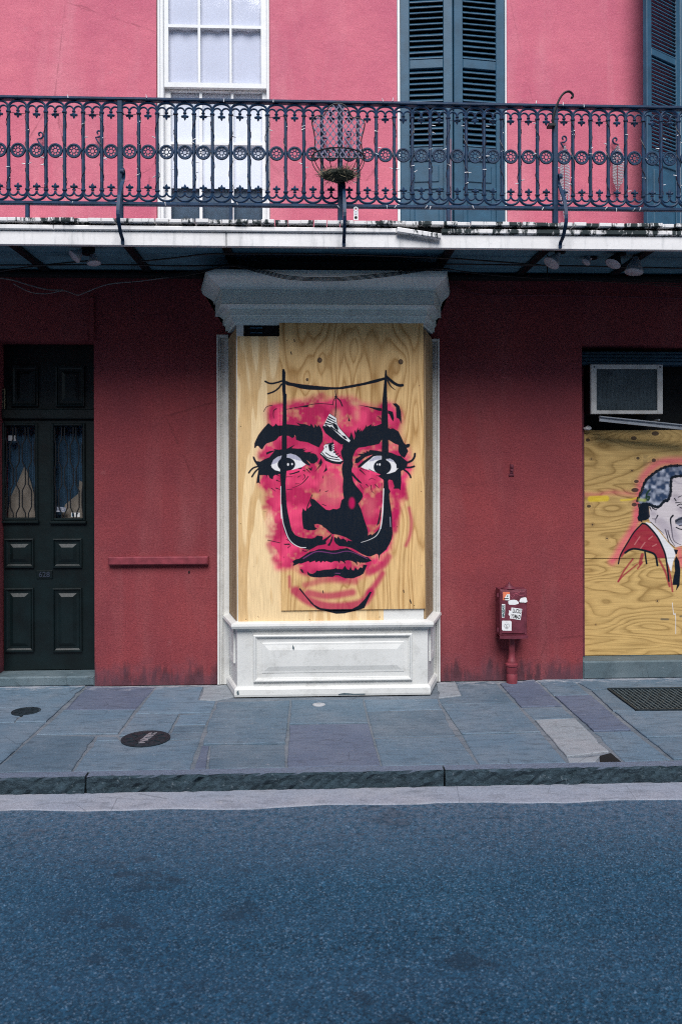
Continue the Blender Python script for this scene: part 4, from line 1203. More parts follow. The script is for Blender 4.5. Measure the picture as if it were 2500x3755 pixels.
for w_, *q in ((18,(1170,630),(1230,700)),(17,(1195,770),(1100,880),(1000,945),(890,985)),(9,(950,910),(1030,905)),(17,(1115,735),(1135,780),(1085,835)),(10,(790,1020),(890,1010)),(10,(780,775),(890,770)),(18,(580,990),(660,1018)),(13,(490,990),(570,1050)),(20,(590,840),(660,870)),(22,(570,720),(655,760)),(15,(1000,780),(1050,750))): K(3, w_, *q, w2=5)
# right eye
B(4, (455,450),(470,380),(560,330),(500,305),(620,285),(560,265),(650,275),(655,245),(690,260),(710,230),(820,240),(920,260),(1000,265),(1080,280),(1180,325),(1240,335),(1300,390),(1360,435),(1345,500),(1310,560),(1240,590),(1245,780),(1230,920),(1200,890),(1110,890),(1125,850),(1095,750),(1040,735),(1010,770),(950,745),(870,690),(760,620),(560,520),(515,540),(508,505),(600,420),(765,310),(640,350),(560,410),(510,455))
B(4, (560,520),(640,450),(720,390),(770,345),(830,330),(905,330),(990,385),(1060,380),(1110,410),(1160,480),(1165,550),(1195,540),(1140,600),(1050,630),(950,645),(850,630),(760,590),(690,570),(620,550), col=WHT)
B(4, (690,430),(740,380),(820,332),(905,332),(905,390),(820,400),(760,420), col=LAV); B(4, (990,385),(1060,380),(1120,420),(1120,440),(1020,410), col=LAV)
B(4, (560,545),(690,570),(760,590),(850,630),(905,640),(860,665),(760,640),(650,600), col=PNK)
cv.ell(*T(4, (925, 520))[0], 32.5, 28, INK); cv.ell(*T(4, (837, 477))[0], 2.4, 3.4, WHT); cv.ell(*T(4, (880, 478))[0], 3.3, 4.4, WHT)
K(4, 32, (1360,445),(1430,410),(1470,350),(1478,298)); K(4, 30, (1330,530),(1400,530),(1465,512)); K(4, 28, (1300,575),(1350,610),(1390,660),(1405,700))
for w_, *q in ((8,(560,545),(640,575),(700,600)),(9,(695,555),(760,590),(810,605)),(20,(545,570),(600,620),(640,660)),(9,(700,740),(740,710),(810,745)),(15,(650,815),(690,855)),(13,(800,820),(865,880)),(12,(730,830),(740,920),(790,970)),(12,(545,820),(600,900)),(10,(915,790),(912,960),(910,1130))): K(4, w_, *q, w2=6)
B(4, (410,600),(480,690),(560,770),(580,808),(520,780),(440,700),(405,660)); B(4, (890,1205),(905,1210),(900,1300),(870,1480),(820,1525),(840,1460),(870,1330))
# poles, rope, moustache
B(1, (705,180),(745,175),(768,245),(765,360),(770,640),(790,660),(785,760),(782,900),(788,1100),(785,1300),(790,1575),(690,1575),(705,1200),(712,900),(712,700),(700,550),(698,400),(700,280))
B(3, (690,0),(790,0),(790,330),(785,450),(780,660),(770,800),(760,900),(770,1050),(775,1200),(785,1350),(812,1575),(690,1575),(685,1400),(678,1200),(675,1000),(668,880),(660,700),(655,480),(690,370))
B(1, (765,395),(850,430),(1000,455),(1200,480),(1575,515),(1575,576),(1400,578),(1200,572),(1050,550),(900,505),(800,490),(765,470))
B(2, (-5,455),(120,460),(200,458),(350,430),(600,385),(800,330),(965,290),(965,335),(850,375),(650,420),(450,460),(250,495),(100,500),(-5,505))
K(1, 30, (700,405),(600,430),(510,450),(440,440),(378,408)); K(1, 28, (690,465),(640,530),(550,600),(430,645)); K(2, 42, (1005,290),(1060,335),(1130,392),(1210,428),(1270,425)); K(2, 24, (1020,350),(1060,430),(1110,480),(1150,505), w2=8)
B(2, (975,165),(1000,170),(1005,250),(1025,280),(1005,360),(1005,480),(1010,650),(1015,800),(1020,1000),(1025,1150),(1030,1575),(920,1575),(915,1300),(910,1000),(920,800),(930,650),(950,450),(965,300))
B(4, (920,0),(1000,0),(1000,240),(990,380),(1000,640),(1020,760),(1030,880),(1060,935),(1040,980),(1045,1080),(1065,1200),(1085,1350),(1086,1400),(1088,1500),(1095,1653),(1080,1743),(1040,1833),(1000,1898),(1000,1913),(930,1973),(880,2013),(870,2113),(850,2013),(825,1993),(720,2038),(660,2033),(570,1993),(490,1943),(400,1893),(300,1868),(190,1858),(130,1813),(100,1763),(105,1695),(150,1728),(170,1690),(215,1743),(260,1728),(310,1763),(320,1793),(330,1763),(400,1773),(480,1778),(570,1753),(650,1693),(730,1653),(740,1678),(800,1633),(860,1573),(895,1503),(910,1400),(925,1250),(935,1100),(940,900),(945,760),(930,700),(905,640))
B(5, (365,0),(465,0),(490,150),(520,290),(540,400),(570,500),(630,580),(700,615),(800,640),(940,650),(1000,635),(1050,590),(1090,600),(1145,605),(1160,630),(1150,680),(1220,640),(1325,560),(1310,610),(1250,665),(1215,710),(1225,745),(1200,765),(1050,790),(980,830),(900,870),(840,860),(720,820),(600,775),(520,710),(470,620),(420,500),(390,380),(375,200))
B(5, (400,750),(520,742),(535,770),(430,768)); B(5, (440,655),(500,670),(500,695)); B(5, (1330,605),(1348,620),(1335,700),(1285,800),(1240,780),(1290,720)); K(5, 12, (100,678),(220,705),(335,732)); K(5, 12, (490,825),(540,780)); K(5, 14, (770,880),(820,893),(880,880))
K(4, 13, (945,890),(935,1100),(930,1250),(915,1400),(890,1563), col=WHT, soft=.6); K(6, 15, (930,0),(915,250),(890,400),(820,530),(700,600),(560,645), col=WHT, w2=6, soft=.6, a=.8)
K(3, 8, (670,960),(668,1300),(682,1568), col=WHT, soft=.6); K(5, 12, (363,0),(380,200),(400,350),(440,480),(490,620),(560,720),(650,785),(740,820),(830,822), col=WHT, soft=.6, a=.9); K(6, 5, (1052,220),(1060,380), col=LAV, a=.7)
# lips, chin
B(5, (575,1085),(640,1045),(700,1035),(780,985),(860,930),(920,900),(980,890),(1070,855),(1180,850),(1250,870),(1320,880),(1400,875),(1480,865),(1424,852),(1440,850),(1518,850),(1620,835),(1732,895),(1845,952),(1960,1003),(2020,1015),(2095,1088),(1980,1122),(1902,1122),(1874,1118),(1890,1156),(1845,1110),(1810,1100),(1816,1178),(1778,1122),(1712,1085),(1632,1072),(1575,1085),(1595,1145),(1528,1090),(1488,1080),(1475,1135),(1450,1095),(1420,1090),(1380,1085),(1310,1115),(1220,1085),(1190,1105),(1160,1080),(1110,1120),(1090,1080),(1020,1110),(1005,1075),(905,1110),(880,1080),(745,1130),(700,1125),(600,1170),(575,1160),(600,1130))
K(5, 18, (785,1030),(900,960),(1000,910),(1100,900),(1250,920),(1350,937),(1450,928),(1580,898),(1700,910),(1850,970),(2010,1045), col=(.16,.035,.15), w2=12)
B(7, (428,148),(460,180),(500,188),(540,165),(548,145),(580,150),(650,135),(720,132),(780,125),(795,110),(810,128),(850,128),(880,132),(912,85),(940,130),(965,140),(985,95),(1000,140),(1025,148),(1045,105),(1075,140),(1110,105),(1135,118),(1145,75),(1198,80),(1180,120),(1150,190),(1110,215),(1020,250),(910,248),(880,235),(830,212),(790,210),(755,230),(690,228),(600,235),(520,232),(470,222),(435,195))
B(7, (338,122),(372,132),(392,182),(360,165)); K(7, 8, (790,182),(850,184), col=(.16,.05,.16))
B(7, (335,365),(355,385),(420,470),(520,580),(600,625),(720,640),(1000,640),(1080,600),(1160,520),(1230,420),(1255,425),(1200,540),(1160,630),(1050,670),(900,702),(800,705),(700,680),(560,640),(480,570),(400,470),(325,380))
# the pair of hanging high-top shoes
K(2, 9, (128,505),(130,560),(140,620)); K(2, 9, (152,500),(150,560),(140,620)); cv.ell(*T(2, (140, 622))[0], 5, 4, INK); K(2, 15, (138,640),(140,780),(130,950)); K(2, 12, (130,640),(100,690),(88,760)); K(2, 18, (160,645),(210,690),(250,780))
B(9, (720,716),(770,750),(776,800),(800,830),(880,915),(860,945),(800,940),(740,900),(690,860),(666,815),(690,780))
B(9, (718,720),(768,752),(772,795),(790,825),(868,912),(858,925),(800,885),(720,815),(676,806),(690,778), col=WHT)
for a_, b_ in (((715,742),(760,765)), ((708,756),(765,785)), ((700,772),(760,800)), ((690,790),(740,800)), ((730,815),(800,868)), ((760,815),(780,850))): K(9, 9, a_, b_, w2=6, soft=.5)
K(9, 8, (690,800),(740,835),(800,890),(850,925), soft=.5); B(9, (745,782),(772,800),(786,835),(760,832),(742,805)); B(9, (800,872),(830,880),(850,905),(826,900))
K(9, 5, (742,880),(740,930))
B(9, (690,936),(748,924),(752,985),(775,1020),(820,1062),(800,1084),(740,1078),(690,1058),(648,1005),(668,985))
B(9, (696,942),(720,935),(726,985),(748,990),(770,1018),(812,1056),(790,1066),(740,1060),(700,1040),(655,1005),(672,985), col=WHT)
cv.ell(*T(9, (694, 958))[0], 8, 9, WHT); cv.poly([(T(9, (694, 958))[0][0] + (4.6 if i % 2 else 1.9) * math.sin(i * PI / 5), T(9, (694, 958))[0][1] + (4.6 if i % 2 else 1.9) * math.cos(i * PI / 5)) for i in range(10)], INK)
B(9, (708,940),(724,936),(730,990),(716,985)); K(9, 5, (726,935),(730,990), soft=.5); K(9, 7, (655,1012),(700,1048),(760,1066),(805,1068), soft=.5); K(9, 6, (665,1000),(705,1036),(790,1052), soft=.5); K(9, 6, (690,1000),(730,1025),(775,1035), soft=.5)
for k in range(4): K(9, 3, (738 - 0, 946 + 14 * k), (750, 942 + 14 * k), col=WHT, soft=.5)
for k in range(3): K(9, 6, (748 + 16 * k, 1000 + 14 * k), (765 + 14 * k, 992 + 14 * k), soft=.5)
# knots and nail holes in the plywood
for x, y, rx, ry in ((650,335,9,10), (1233,345,9,10), (560,475,5,6)):
    p_ = T(9, (x, y))[0]; cv.ell(*p_, rx, ry, (.05, .035, .03), .95); cv.ell(p_[0] + 1.5, p_[1] - 1, rx * .5, ry * .5, (.20, .12, .07), .7)
for x, y in ((405,78),(416,195),(445,285),(76,172),(82,810),(80,1508),(1380,1282),(1380,1818),(1368,517),(118,2193),(572,2200),(1077,2186),(388,1748),(1205,1535),(1325,2105)):
    cv.ell(*T(9, (x, y))[0], 1.7, 1.7, (.01, .01, .012))
for x, y in ((1295,2070),(1300,2080),(1248,2000),(668,2000),(468,195),(445,285)): K(9, 6, (x, y - 8), (x + 3, y + 8), soft=.8)
IMG1 = cv.image('spray_paint_face')

c2 = Canvas(2130, 2760, 1560, 2420, 1.0)
PK2, RED2, SKN = (.80, .10, .19), (.34, .006, .045), (.70, .63, .65)
def K2(w, *pts, col=INK, a=1.0, soft=1.0, w2=None, r=8): c2.stroke(T(r, *pts), (w * 1.45 if w < 21 and r == 8 else w) / RG[r][2], col, a, soft, None if w2 is None else w2 / RG[r][2])
def B2(*pts, col=INK, a=1.0, blur=0): c2.poly(T(8, *pts), col, a, blur)
K2(120, (1700,300),(1500,190),(1113,170),(800,190),(640,270),(500,420),(440,600),(410,800),(400,1000), col=PK2, a=.7, soft=14)
K2(110, (400,1050),(330,1250),(200,1430),(80,1650),(10,1740), col=PK2, a=.75, soft=14); K2(60, (-400,690),(-200,700),(0,660),(300,690), col=PK2, a=.45, soft=12); K2(80, (1060,1560),(1090,1800), col=PK2, a=.7, soft=12)
K2(26, (150,785),(300,775),(420,745), col=(.80,.58,.04), a=.85, soft=4); K2(40, (120,1090),(228,1086), col=(.80,.58,.04), a=.8, soft=4, r=10)
m, win = c2.pmask(T(8, (420,760),(470,640),(530,490),(620,400),(750,310),(900,255),(1113,245),(1450,260),(1700,420),(1850,700),(1800,900),(1650,880),(1500,600),(1300,420),(1113,400),(960,420),(930,500),(930,680),(880,780),(760,900),(680,890),(580,850),(450,850),(400,800)))
hh, ww = m.shape; n1 = np.clip((vnoise(hh, ww, 16) * .65 + vnoise(hh, ww, 8) * .35 - .36) * 2.6, 0, 1); n1 = boxblur(n1, 1)
xa, xb, ya, yb = win
hc = np.array((.03, .06, .13)) * (1 - n1[..., None]) + np.array((.55, .58, .68)) * n1[..., None]
A0 = c2.a[ya:yb, xa:xb]; mm = m[..., None]
c2.rgb[ya:yb, xa:xb] = hc * mm + c2.rgb[ya:yb, xa:xb] * (1 - mm); c2.a[ya:yb, xa:xb] = m + A0 * (1 - m)
B2((400,840),(580,860),(590,1000),(620,1060),(540,1100),(480,1110),(420,1120),(400,1060),(440,980))
B2((940,440),(1113,420),(1300,440),(1480,620),(1560,900),(1480,1250),(1300,1480),(1113,1500),(1000,1530),(880,1430),(760,1270),(600,1130),(580,1070),(600,1050),(590,880),(680,900),(780,880),(900,750),(940,650), col=SKN)
out_ = [(400,800),(470,640),(530,490),(620,400),(750,310),(900,255),(1113,245),(1450,260),(1700,420),(1850,700)]
for ring_ in (out_, [(1113,405),(960,430),(930,520),(925,680),(880,790),(830,800),(740,890),(650,880),(560,850),(450,860)]):
    ps = smooth(ring_, 6)
    for i, (x, y) in enumerate(ps): c2.ell(*T(8, (x, y))[0], 4.3 + (i % 3), 4.3 + ((i + 1) % 3), INK, .97)
K2(16, (450,880),(430,1000),(470,1100),(520,900)); K2(16, (420,1060),(470,1120))
for w_, *q in ((18,(720,1030),(690,1080),(635,1078)),(10,(690,1080),(690,1145)),(20,(960,1030),(922,1090),(940,1250),(960,1390),(1000,1450),(1085,1492)),(16,(840,1250),(870,1350),(900,1450),(985,1530)),(16,(880,1270),(920,1400),(990,1510)),(13,(1005,830),(1113,818)),(13,(1045,742),(1113,715)),(10,(610,1130),(720,1230),(820,1310)),(14,(600,900),(625,960)),(16,(640,910),(700,940),(715,890))): K2(w_, *q, w2=7)
B2((990,1110),(1050,1060),(1113,1045),(1300,1060),(1300,1170),(1113,1190),(1050,1190),(1000,1150), col=(.30,.31,.40)); K2(9, (1000,1130),(1060,1090),(1113,1080)); K2(10, (1060,1190),(1113,1180))
for q in (((620,1080),(800,1060),(930,1200),(900,1350),(760,1240)), ((960,680),(1060,700),(1050,800),(940,830)), ((930,1180),(1000,1220),(1080,1400),(1000,1480),(930,1380)), ((600,930),(700,960),(690,1050),(610,1040)), ((1010,900),(1113,880),(1200,1000),(1080,1010))):
    B2(*q, col=(.34, .29, .36), a=.55, blur=5)
K2(16, (960,470),(1040,520),(1113,530), col=(.40,.36,.42), a=.6, soft=4)
for k in range(9): K2(9, (1000 + 14 * k, 1100 - 6 * k), (1005 + 15 * k, 1165 - 3 * k), w2=6)
K2(13, (1010,1215),(1060,1240),(1113,1250)); K2(12, (1030,870),(1080,850),(1113,860)); K2(11, (1070,905),(1113,915)); K2(12, (985,760),(1010,800))
B2((480,1150),(560,1180),(700,1340),(780,1490),(830,1620),(850,1700),(700,1700),(690,1640),(560,1580),(380,1550),(250,1580),(190,1640),(150,1690),(130,1640),(250,1450),(350,1290), col=RED2, a=.92, blur=1)
for w_, *q in ((26,(330,1710),(200,1880),(100,2060)),(14,(400,1790),(200,1950),(100,2060)),(34,(740,1720),(840,1920),(905,2140)),(20,(860,1750),(920,2000),(950,2220)),(50,(480,1640),(440,1780)),(18,(480,1760),(405,1860))): K2(w_, *q, col=RED2, a=.85, soft=2)
for q in (((360,1480),(440,1360)), ((440,1560),(520,1450)), ((580,1400),(640,1350)), ((640,1510),(700,1480))): K2(12, *q, col=(.62,.25,.24), a=.6)
B2((530,1130),(620,1150),(720,1250),(880,1450),(990,1570),(1000,1660),(960,1760),(930,1920),(860,1720),(800,1520),(730,1400),(620,1240),(540,1170), col=WHT)
B2((1010,1660),(1060,1750),(1075,1900),(1060,2130),(1000,2220),(1020,2120),(950,2120),(960,2030),(990,1900),(980,1750)); B2((970,1560),(1040,1570),(1020,1640),(1000,1640))
for w_, *q in ((24,(480,1150),(350,1290),(250,1450),(140,1640),(105,1780)),(20,(480,1150),(560,1180),(700,1340),(780,1490),(840,1650),(870,1850),(895,2060)),(34,(210,1610),(290,1560),(380,1550),(560,1590),(680,1650),(715,1810)),(28,(520,1600),(545,1780))): K2(w_, *q)
K2(20, (600,625),(555,680),(545,760),(575,785),(592,735),(555,735), col=(.015,.05,.03))
K2(40, (440,780),(520,790), col=(.55,.60,.08), a=.7, soft=6)
for x, y, rx, ry in ((103,685,9,7),(418,672,12,8),(566,640,15,9),(126,815,4,3),(446,810,7,6),(555,825,9,8),(405,896,5,3),(435,970,10,7),(425,1030,15,9),(420,1130,11,8),(109,1140,9,6),(133,1267,4,4),(232,1362,4,4),(577,1797,4,4),(153,1955,2,2)):
    p_ = T(10, (x, y))[0]
    for k in (1.9, 1.5): c2.stroke([(p_[0] + rx * k * math.cos(t), p_[1] + ry * k * math.sin(t)) for t in np.linspace(0, 2 * PI, 14)], 1.2, (.20, .11, .05), .5)
    c2.ell(*p_, rx * .9, ry * .9, (.045, .03, .03), .9)
for k in range(9): K2(5, (500, 80 + 20 * k), (590 - (k % 3) * 20, 80 + 20 * k), col=(.06,.05,.05), a=.6)
K2(4, (680,1810),(690,1890),(702,1890),(704,2025), col=WHT, r=10, soft=.6); K2(14, (605,1922),(650,1924), col=(.05,.06,.06), a=.7, r=10, soft=2); K2(12, (735,1905),(754,1903), col=(.05,.06,.06), a=.7, r=10, soft=2)
IMG2 = c2.image('spray_paint_portrait')

YA, YB = BY - .006, BY - .020                # the two front boards, one lapped over the other
def ext(c, Y):
    x0, x1, y0, y1 = c.ext; mx, my = (x0 + x1) / 2, (y0 + y1) / 2
    return (P(x0, my, Y)[0], P(x1, my, Y)[0], P(mx, y1, Y)[1], P(mx, y0, Y)[1])
e1 = ext(cv, YB)
M['plyA'] = m_wood('pale_plywood', (.88, .65, .365), (.54, .30, .10), rings=4.0, sc=1.25, off=(3.1, 0, .4), sharp=False, fac=.85, tex=(IMG1, *e1))
M['plyB'] = m_wood('yellow_plywood', (.80, .525, .24), (.36, .175, .05), rings=15, sc=1.0, off=(.7, 0, 2.2), fac=1.0, tex=(IMG1, *e1), knots=[(*P(*T(9, (x, y))[0], YB), kr) for x, y, kr in ((650, 335, .09), (1233, 345, .09), (560, 475, .06), (1230, 1500, .12), (900, 250, .08))])
M['plyS'] = m_wood('shaded_side_plywood', (.40, .28, .16), (.24, .15, .075), rings=9, sc=1.0, off=(5, 0, 1))  # plywood darkened to paint in the dimmer light on the bay's sides
def board(name, x0, x1, y0, y1, z0, z1, mat, label, rot=0.0):
    mb = MB().cbox(x0, x1, y0, y1, z0, z1, .002)
    if rot:
        cx_, cz_ = (x0 + x1) / 2, (z0 + z1) / 2; c_, s_ = math.cos(rot), math.sin(rot)
        mb.v = [(cx_ + (x - cx_) * c_ - (z - cz_) * s_, y, cz_ + (x - cx_) * s_ + (z - cz_) * c_) for x, y, z in mb.v]
    return obj(name, mb, mat, label=label, cat='plywood board', group='plywood boards over the openings')
board('plywood_sheet', PX(872, YA, 1800), PX(1406, YA, 2260), YA, YA + .0055, PZ(2283, YA, 1100), PZ(1233, YA, 930), M['plyA'], 'pale plywood board on the bay behind the larger yellow one, showing the left cheek')
shB = board('plywood_sheet', PX(1028, YB, 1750), PX(1555, YB, 1750), YB, YB + .0125, PZ(2236, YB, 1290), PZ(1185, YB, 1290), M['plyB'], 'large yellow plywood board on the bay painted with a pink moustached face', rot=R(.25))
for sgn, xa, xb, lab in ((-1, sx0, bx0, 'narrow plywood strip on the left splayed side of the white bay'), (1, sx1 - .01, PX(1558, BY, 1700), 'narrow plywood strip on the right splayed side of the white bay')):
    d = Vector((xb - xa, BY)); L = d.length; d /= L
    nrm = Vector((d.y, -d.x)) * (1 if sgn < 0 else -1)
    if nrm.x * sgn < 0: nrm = -nrm
    vs = []
    for o in (-.028, .004):
        for u, z in ((.10, ZSILL_T + .02), (1.0, ZSILL_T + .012), (1.0, ZFR - .03), (.10, ZFR - .05)):
            vs.append((xa + d.x * u * L + nrm.x * o, d.y * u * L + nrm.y * o, z))
    mb = MB().add(vs, [(3, 2, 1, 0), (4, 5, 6, 7), (0, 1, 5, 4), (1, 2, 6, 5), (2, 3, 7, 6), (3, 0, 4, 7)])
    obj('plywood_sheet', mb, M['plyS'], label=lab, cat='plywood board', group='plywood boards over the openings')
YW = .185
e2 = ext(c2, YW)
M['plyW'] = m_wood('wild_grain_plywood', (.64, .425, .165), (.23, .13, .04), horiz=True, rings=17, sc=1.25, off=(1.3, 0, .9), fac=.95, tex=(IMG2, *e2), knots=[(*P(*T(10, (x, y))[0], YW), kr) for x, y, kr in ((103, 685, .06), (418, 672, .07), (566, 640, .08), (425, 1030, .10), (109, 1140, .07), (240, 1900, .10), (560, 1560, .12))])
z_m = PZ(2048, YW, 2300)
board('plywood_sheet', PX(2141, YW, 1800), AC_X1 - .004, YW, YW + .014, z_m + .002, PZ(1577, YW, 2300), M['plyW'], 'upper board of the right opening painted with a grey haired man in red')
board('plywood_sheet', PX(2139, YW, 2200), AC_X1 - .004, YW, YW + .014, sbz + .003, z_m - .002, M['plyW'], 'lower board of the right opening with only paint stroke ends on it')

# ------------------------------------------------------------------ the balcony
bal = thing('balcony', 'wooden balcony with peeling white fascia and black mould on its plank ends', 'balcony', (0, 0, LOW_T))
FY = -1.15                                   # fascia front
zf0, zf1 = PZ(907, FY), PZ(852, FY)
# deck planks with their painted ends
pw_ = .0875; n0 = int(-4.2 / pw_)
src_plank = None
for i in range(n0, int(4.3 / pw_)):
    x = i * pw_ + random.uniform(-.003, .003)
    j = random.uniform(-.012, .006)
    if src_plank is None:
        src_plank = obj('deck_plank', MB().cbox(-pw_ / 2 + .002, pw_ / 2 - .002, -1.18, -.004, DECK - LOW_T - .026, DECK - LOW_T - .001, .003), M['trim_mould'], bal, at=(x, j, LOW_T + .001))
    else: inst(src_plank, (x, j, LOW_T + .001 + random.uniform(-.002, .002)), bal)
obj('edge_shadow_board', MB().box(-4.5, 4.5, -1.135, -1.10, zf0 + .01, DECK - .032), M['dark'], bal)  # dark strip paints the shade in the gap under the plank ends
# moulding strip in three lengths, one broken and hanging loose
za_, zb_ = PZ(852, -1.165), PZ(834, -1.165)
for x0, x1 in ((-4.5, PX(200, -1.16)), (PX(201.5, -1.16), PX(1455, -1.16)), (PX(1622, -1.16), 4.5)):
    obj('trim_strip', MB().cbox(x0, x1, -1.168, -1.136, za_, zb_, .006), M['trim_mould'] if x0 > 0 else M['fascia'], bal)
mb = MB(); xa, xb = PX(1457, -1.18), PX(1620, -1.18)
mb.cbox(0, xb - xa, -.018, .014, -.017, .017, .005)
obj('trim_strip', mb, M['trim_mould'], bal, at=(xa, -1.178, (za_ + zb_) / 2 - .002), rot=(0, R(8), 0), label='broken trim strip hanging loose')
for x0, x1 in ((-4.5, PX(831, FY)), (PX(833.5, FY), 4.5)):
    obj('fascia_board', MB().cbox(x0, x1, FY, FY + .03, zf0, za_ - .002, .004), M['fascia'], bal)
# underside: five broad boards, dark iron joists, wall beam
for k in range(6):
    y0 = -1.10 + k * .183
    obj('soffit_board', MB().cbox(-4.5, 4.5, y0, y0 + .180, LOW_T - .014 - .003 * (k % 2), LOW_T - .001, .002), M['soffit'], bal)
jz = CAMZ + (HY - 1012) / FK * abs(CAMY)
jsrc = None
for sx in (-260, 182, 550, 866, 1589, 1896, 2232, 2600):
    x = PX(sx, 0, 1012)
    if jsrc is None: jsrc = obj('joist', MB().cbox(-.03, .03, -1.10, -.002, jz, LOW_T - .018, .004), M['black_iron'], bal, at=(x, 0, 0))
    else: inst(jsrc, (x, 0, 0), bal)
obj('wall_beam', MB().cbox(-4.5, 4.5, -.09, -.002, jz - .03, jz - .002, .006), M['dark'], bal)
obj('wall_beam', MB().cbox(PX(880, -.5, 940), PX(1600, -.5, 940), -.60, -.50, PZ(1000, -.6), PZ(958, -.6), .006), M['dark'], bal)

# ------------------------------------------------------------------ cast iron railing
RY = -1.12
rl = thing('balcony_railing', 'dark blue cast iron railing with arches, round medallions and fleur finials along the balcony', 'railing', (0, RY, DECK))
def rz(py): return PZ(py, RY, 640)
zt0, zt1 = rz(374.5), rz(362.5)
zbr0, zbr1 = rz(756), rz(743.5)
XL, XR = -3.6, 3.6
obj('top_rail', MB().cbox(XL, XR, RY - .022, RY + .022, zt0, zt1, .006), M['iron'], rl)
obj('bottom_rail', MB().cbox(XL, XR, RY - .016, RY + .016, zbr0, zbr1, .005), M['iron'], rl)
pitch = (PX(1047.3, RY, 558) - PX(577.5, RY, 558)) / 7.0
xref = PX(577.5, RY, 558)
hb = pitch / 2
zc0, zc1 = rz(417), rz(700)                   # collars
zmed = rz(558)
rb = .0115
# shared shapes, built around x = 0 at the railing plane
bal_mb = MB().tube([(0, 0, zc1 - DECK + .004), (0, 0, zc0 - DECK - .002)], rb, 8)
for zc_ in (zc0, zc1):
    s = 1 if zc_ == zc0 else -1
    bal_mb.lathe([(.012, zc_ - DECK - .010), (.0165, zc_ - DECK - .006), (.0165, zc_ - DECK + .003), (.012, zc_ - DECK + .008)], (0, 0, 0), 8)
    e = (zt0 - .012 if s > 0 else zbr1 + .01) - DECK
    bal_mb.tube([(0, 0, zc_ - DECK + s * .006), (0, 0, (zc_ - DECK + s * .006) * .4 + e * .6)], [rb, .008], 6)
def arcpts(xa, xb, zs, za, n=9):
    return [(xa + (xb - xa) * .5 * (1 - math.cos(PI * t)), 0, zs + (za - zs) * math.sin(PI * t)) for t in np.linspace(0, 1, n)]
top_mb, low_mb = MB(), MB()
zs, zap = rz(400) - DECK, rz(378.5) - DECK
top_mb.tube(arcpts(0.003, pitch - .003, zs, zap, 13), .0082, 6)
top_mb.tube(arcpts(.004, hb - .001, rz(411) - DECK, rz(395.5) - DECK), .0062, 6)
top_mb.tube(arcpts(hb + .001, pitch - .004, rz(411) - DECK, rz(395.5) - DECK), .0062, 6)
low_mb.tube(arcpts(0.003, pitch - .003, rz(714) - DECK, rz(738.5) - DECK, 13), .0086, 6)
low_mb.tube(arcpts(.004, hb - .001, rz(706) - DECK, rz(722) - DECK), .0066, 6)
low_mb.tube(arcpts(hb + .001, pitch - .004, rz(706) - DECK, rz(722) - DECK), .0066, 6)
def fleur(s, z0, tip):                        # small fleur finial pointing s=+1 up / -1 down
    mb = MB()
    L = abs(tip - z0)
    mb.lathe([(.006, 0), (.0125, .002 * s), (.0125, .008 * s), (.007, .011 * s)], (0, 0, z0), 8)
    zl = z0 + s * L * .5
    mb.tube([(0, 0, z0 + s * .008), (0, 0, z0 + s * L * .35), (0, 0, zl), (0, 0, z0 + s * L * .8), (0, 0, tip)], [.006, .010, .012, .008, .001], 6)
    for k in (-1, 1):
        mb.tube([(0, 0, z0 + s * L * .36), (k * .011, 0, zl), (k * .019, 0, zl + s * .001), (k * .024, 0, zl - s * .004)], [.006, .009, .009, .004], 6)
    return mb
pend_mb = fleur(-1, rz(412) - DECK, rz(442) - DECK)
fin_mb = fleur(1, rz(703) - DECK, rz(675) - DECK)
med_mb = MB()
ro = .0475
def torus(mb, Rr, r, n=22, m_=6, y=0.0):
    vs = [((Rr + r * math.cos(2 * PI * j / m_)) * math.cos(2 * PI * i / n), y + r * math.sin(2 * PI * j / m_), (Rr + r * math.cos(2 * PI * j / m_)) * math.sin(2 * PI * i / n)) for i in range(n) for j in range(m_)]
    fs = [(i * m_ + j, i * m_ + (j + 1) % m_, ((i + 1) % n) * m_ + (j + 1) % m_, ((i + 1) % n) * m_ + j) for i in range(n) for j in range(m_)]
    mb.add(vs, fs, True)
torus(med_mb, ro - .005, .0075)
# pierced inner plate: flat web ring, hub ring, eight spokes
def ringplate(mb, r0, r1, y, n=24):
    vs = []
    for i in range(n):
        a = 2 * PI * i / n
        for rr, yy in ((r0, y - .003), (r1, y - .003), (r1, y + .003), (r0, y + .003)):
            vs.append((rr * math.cos(a), yy, rr * math.sin(a)))
    fs = [(i * 4 + j, i * 4 + (j + 1) % 4, ((i + 1) % n) * 4 + (j + 1) % 4, ((i + 1) % n) * 4 + j) for i in range(n) for j in range(4)]
    mb.add(vs, fs)
ringplate(med_mb, .0305, .042, .001)
torus(med_mb, .0148, .0036, 14, 5)
for k in range(8):
    a = 2 * PI * k / 8 + PI / 8
    med_mb.tube([(.0155 * math.cos(a), 0, .0155 * math.sin(a)), (.031 * math.cos(a), 0, .031 * math.sin(a))], [.0028, .0045], 5)
med_mb.tube([(-hb + rb - .001, 0, 0), (-ro + .002, 0, 0)], .010, 6); med_mb.tube([(ro - .002, 0, 0), (hb - rb + .001, 0, 0)], .010, 6)
posts_px = {68: 0, 436: 1, 846: 0, 1247: 1, 1637: 0, 2030: 1}
kpost = {int(round((PX(px, RY, 558) - xref) / pitch)): full for px, full in posts_px.items()}
protos = {}
def put(name, mb, at):
    if name not in protos: protos[name] = obj(name, mb, M['iron'], rl, at=at)
    else: inst(protos[name], at, rl)
i0, i1 = int((XL - xref) / pitch), int((XR - xref) / pitch)
bx_ = []
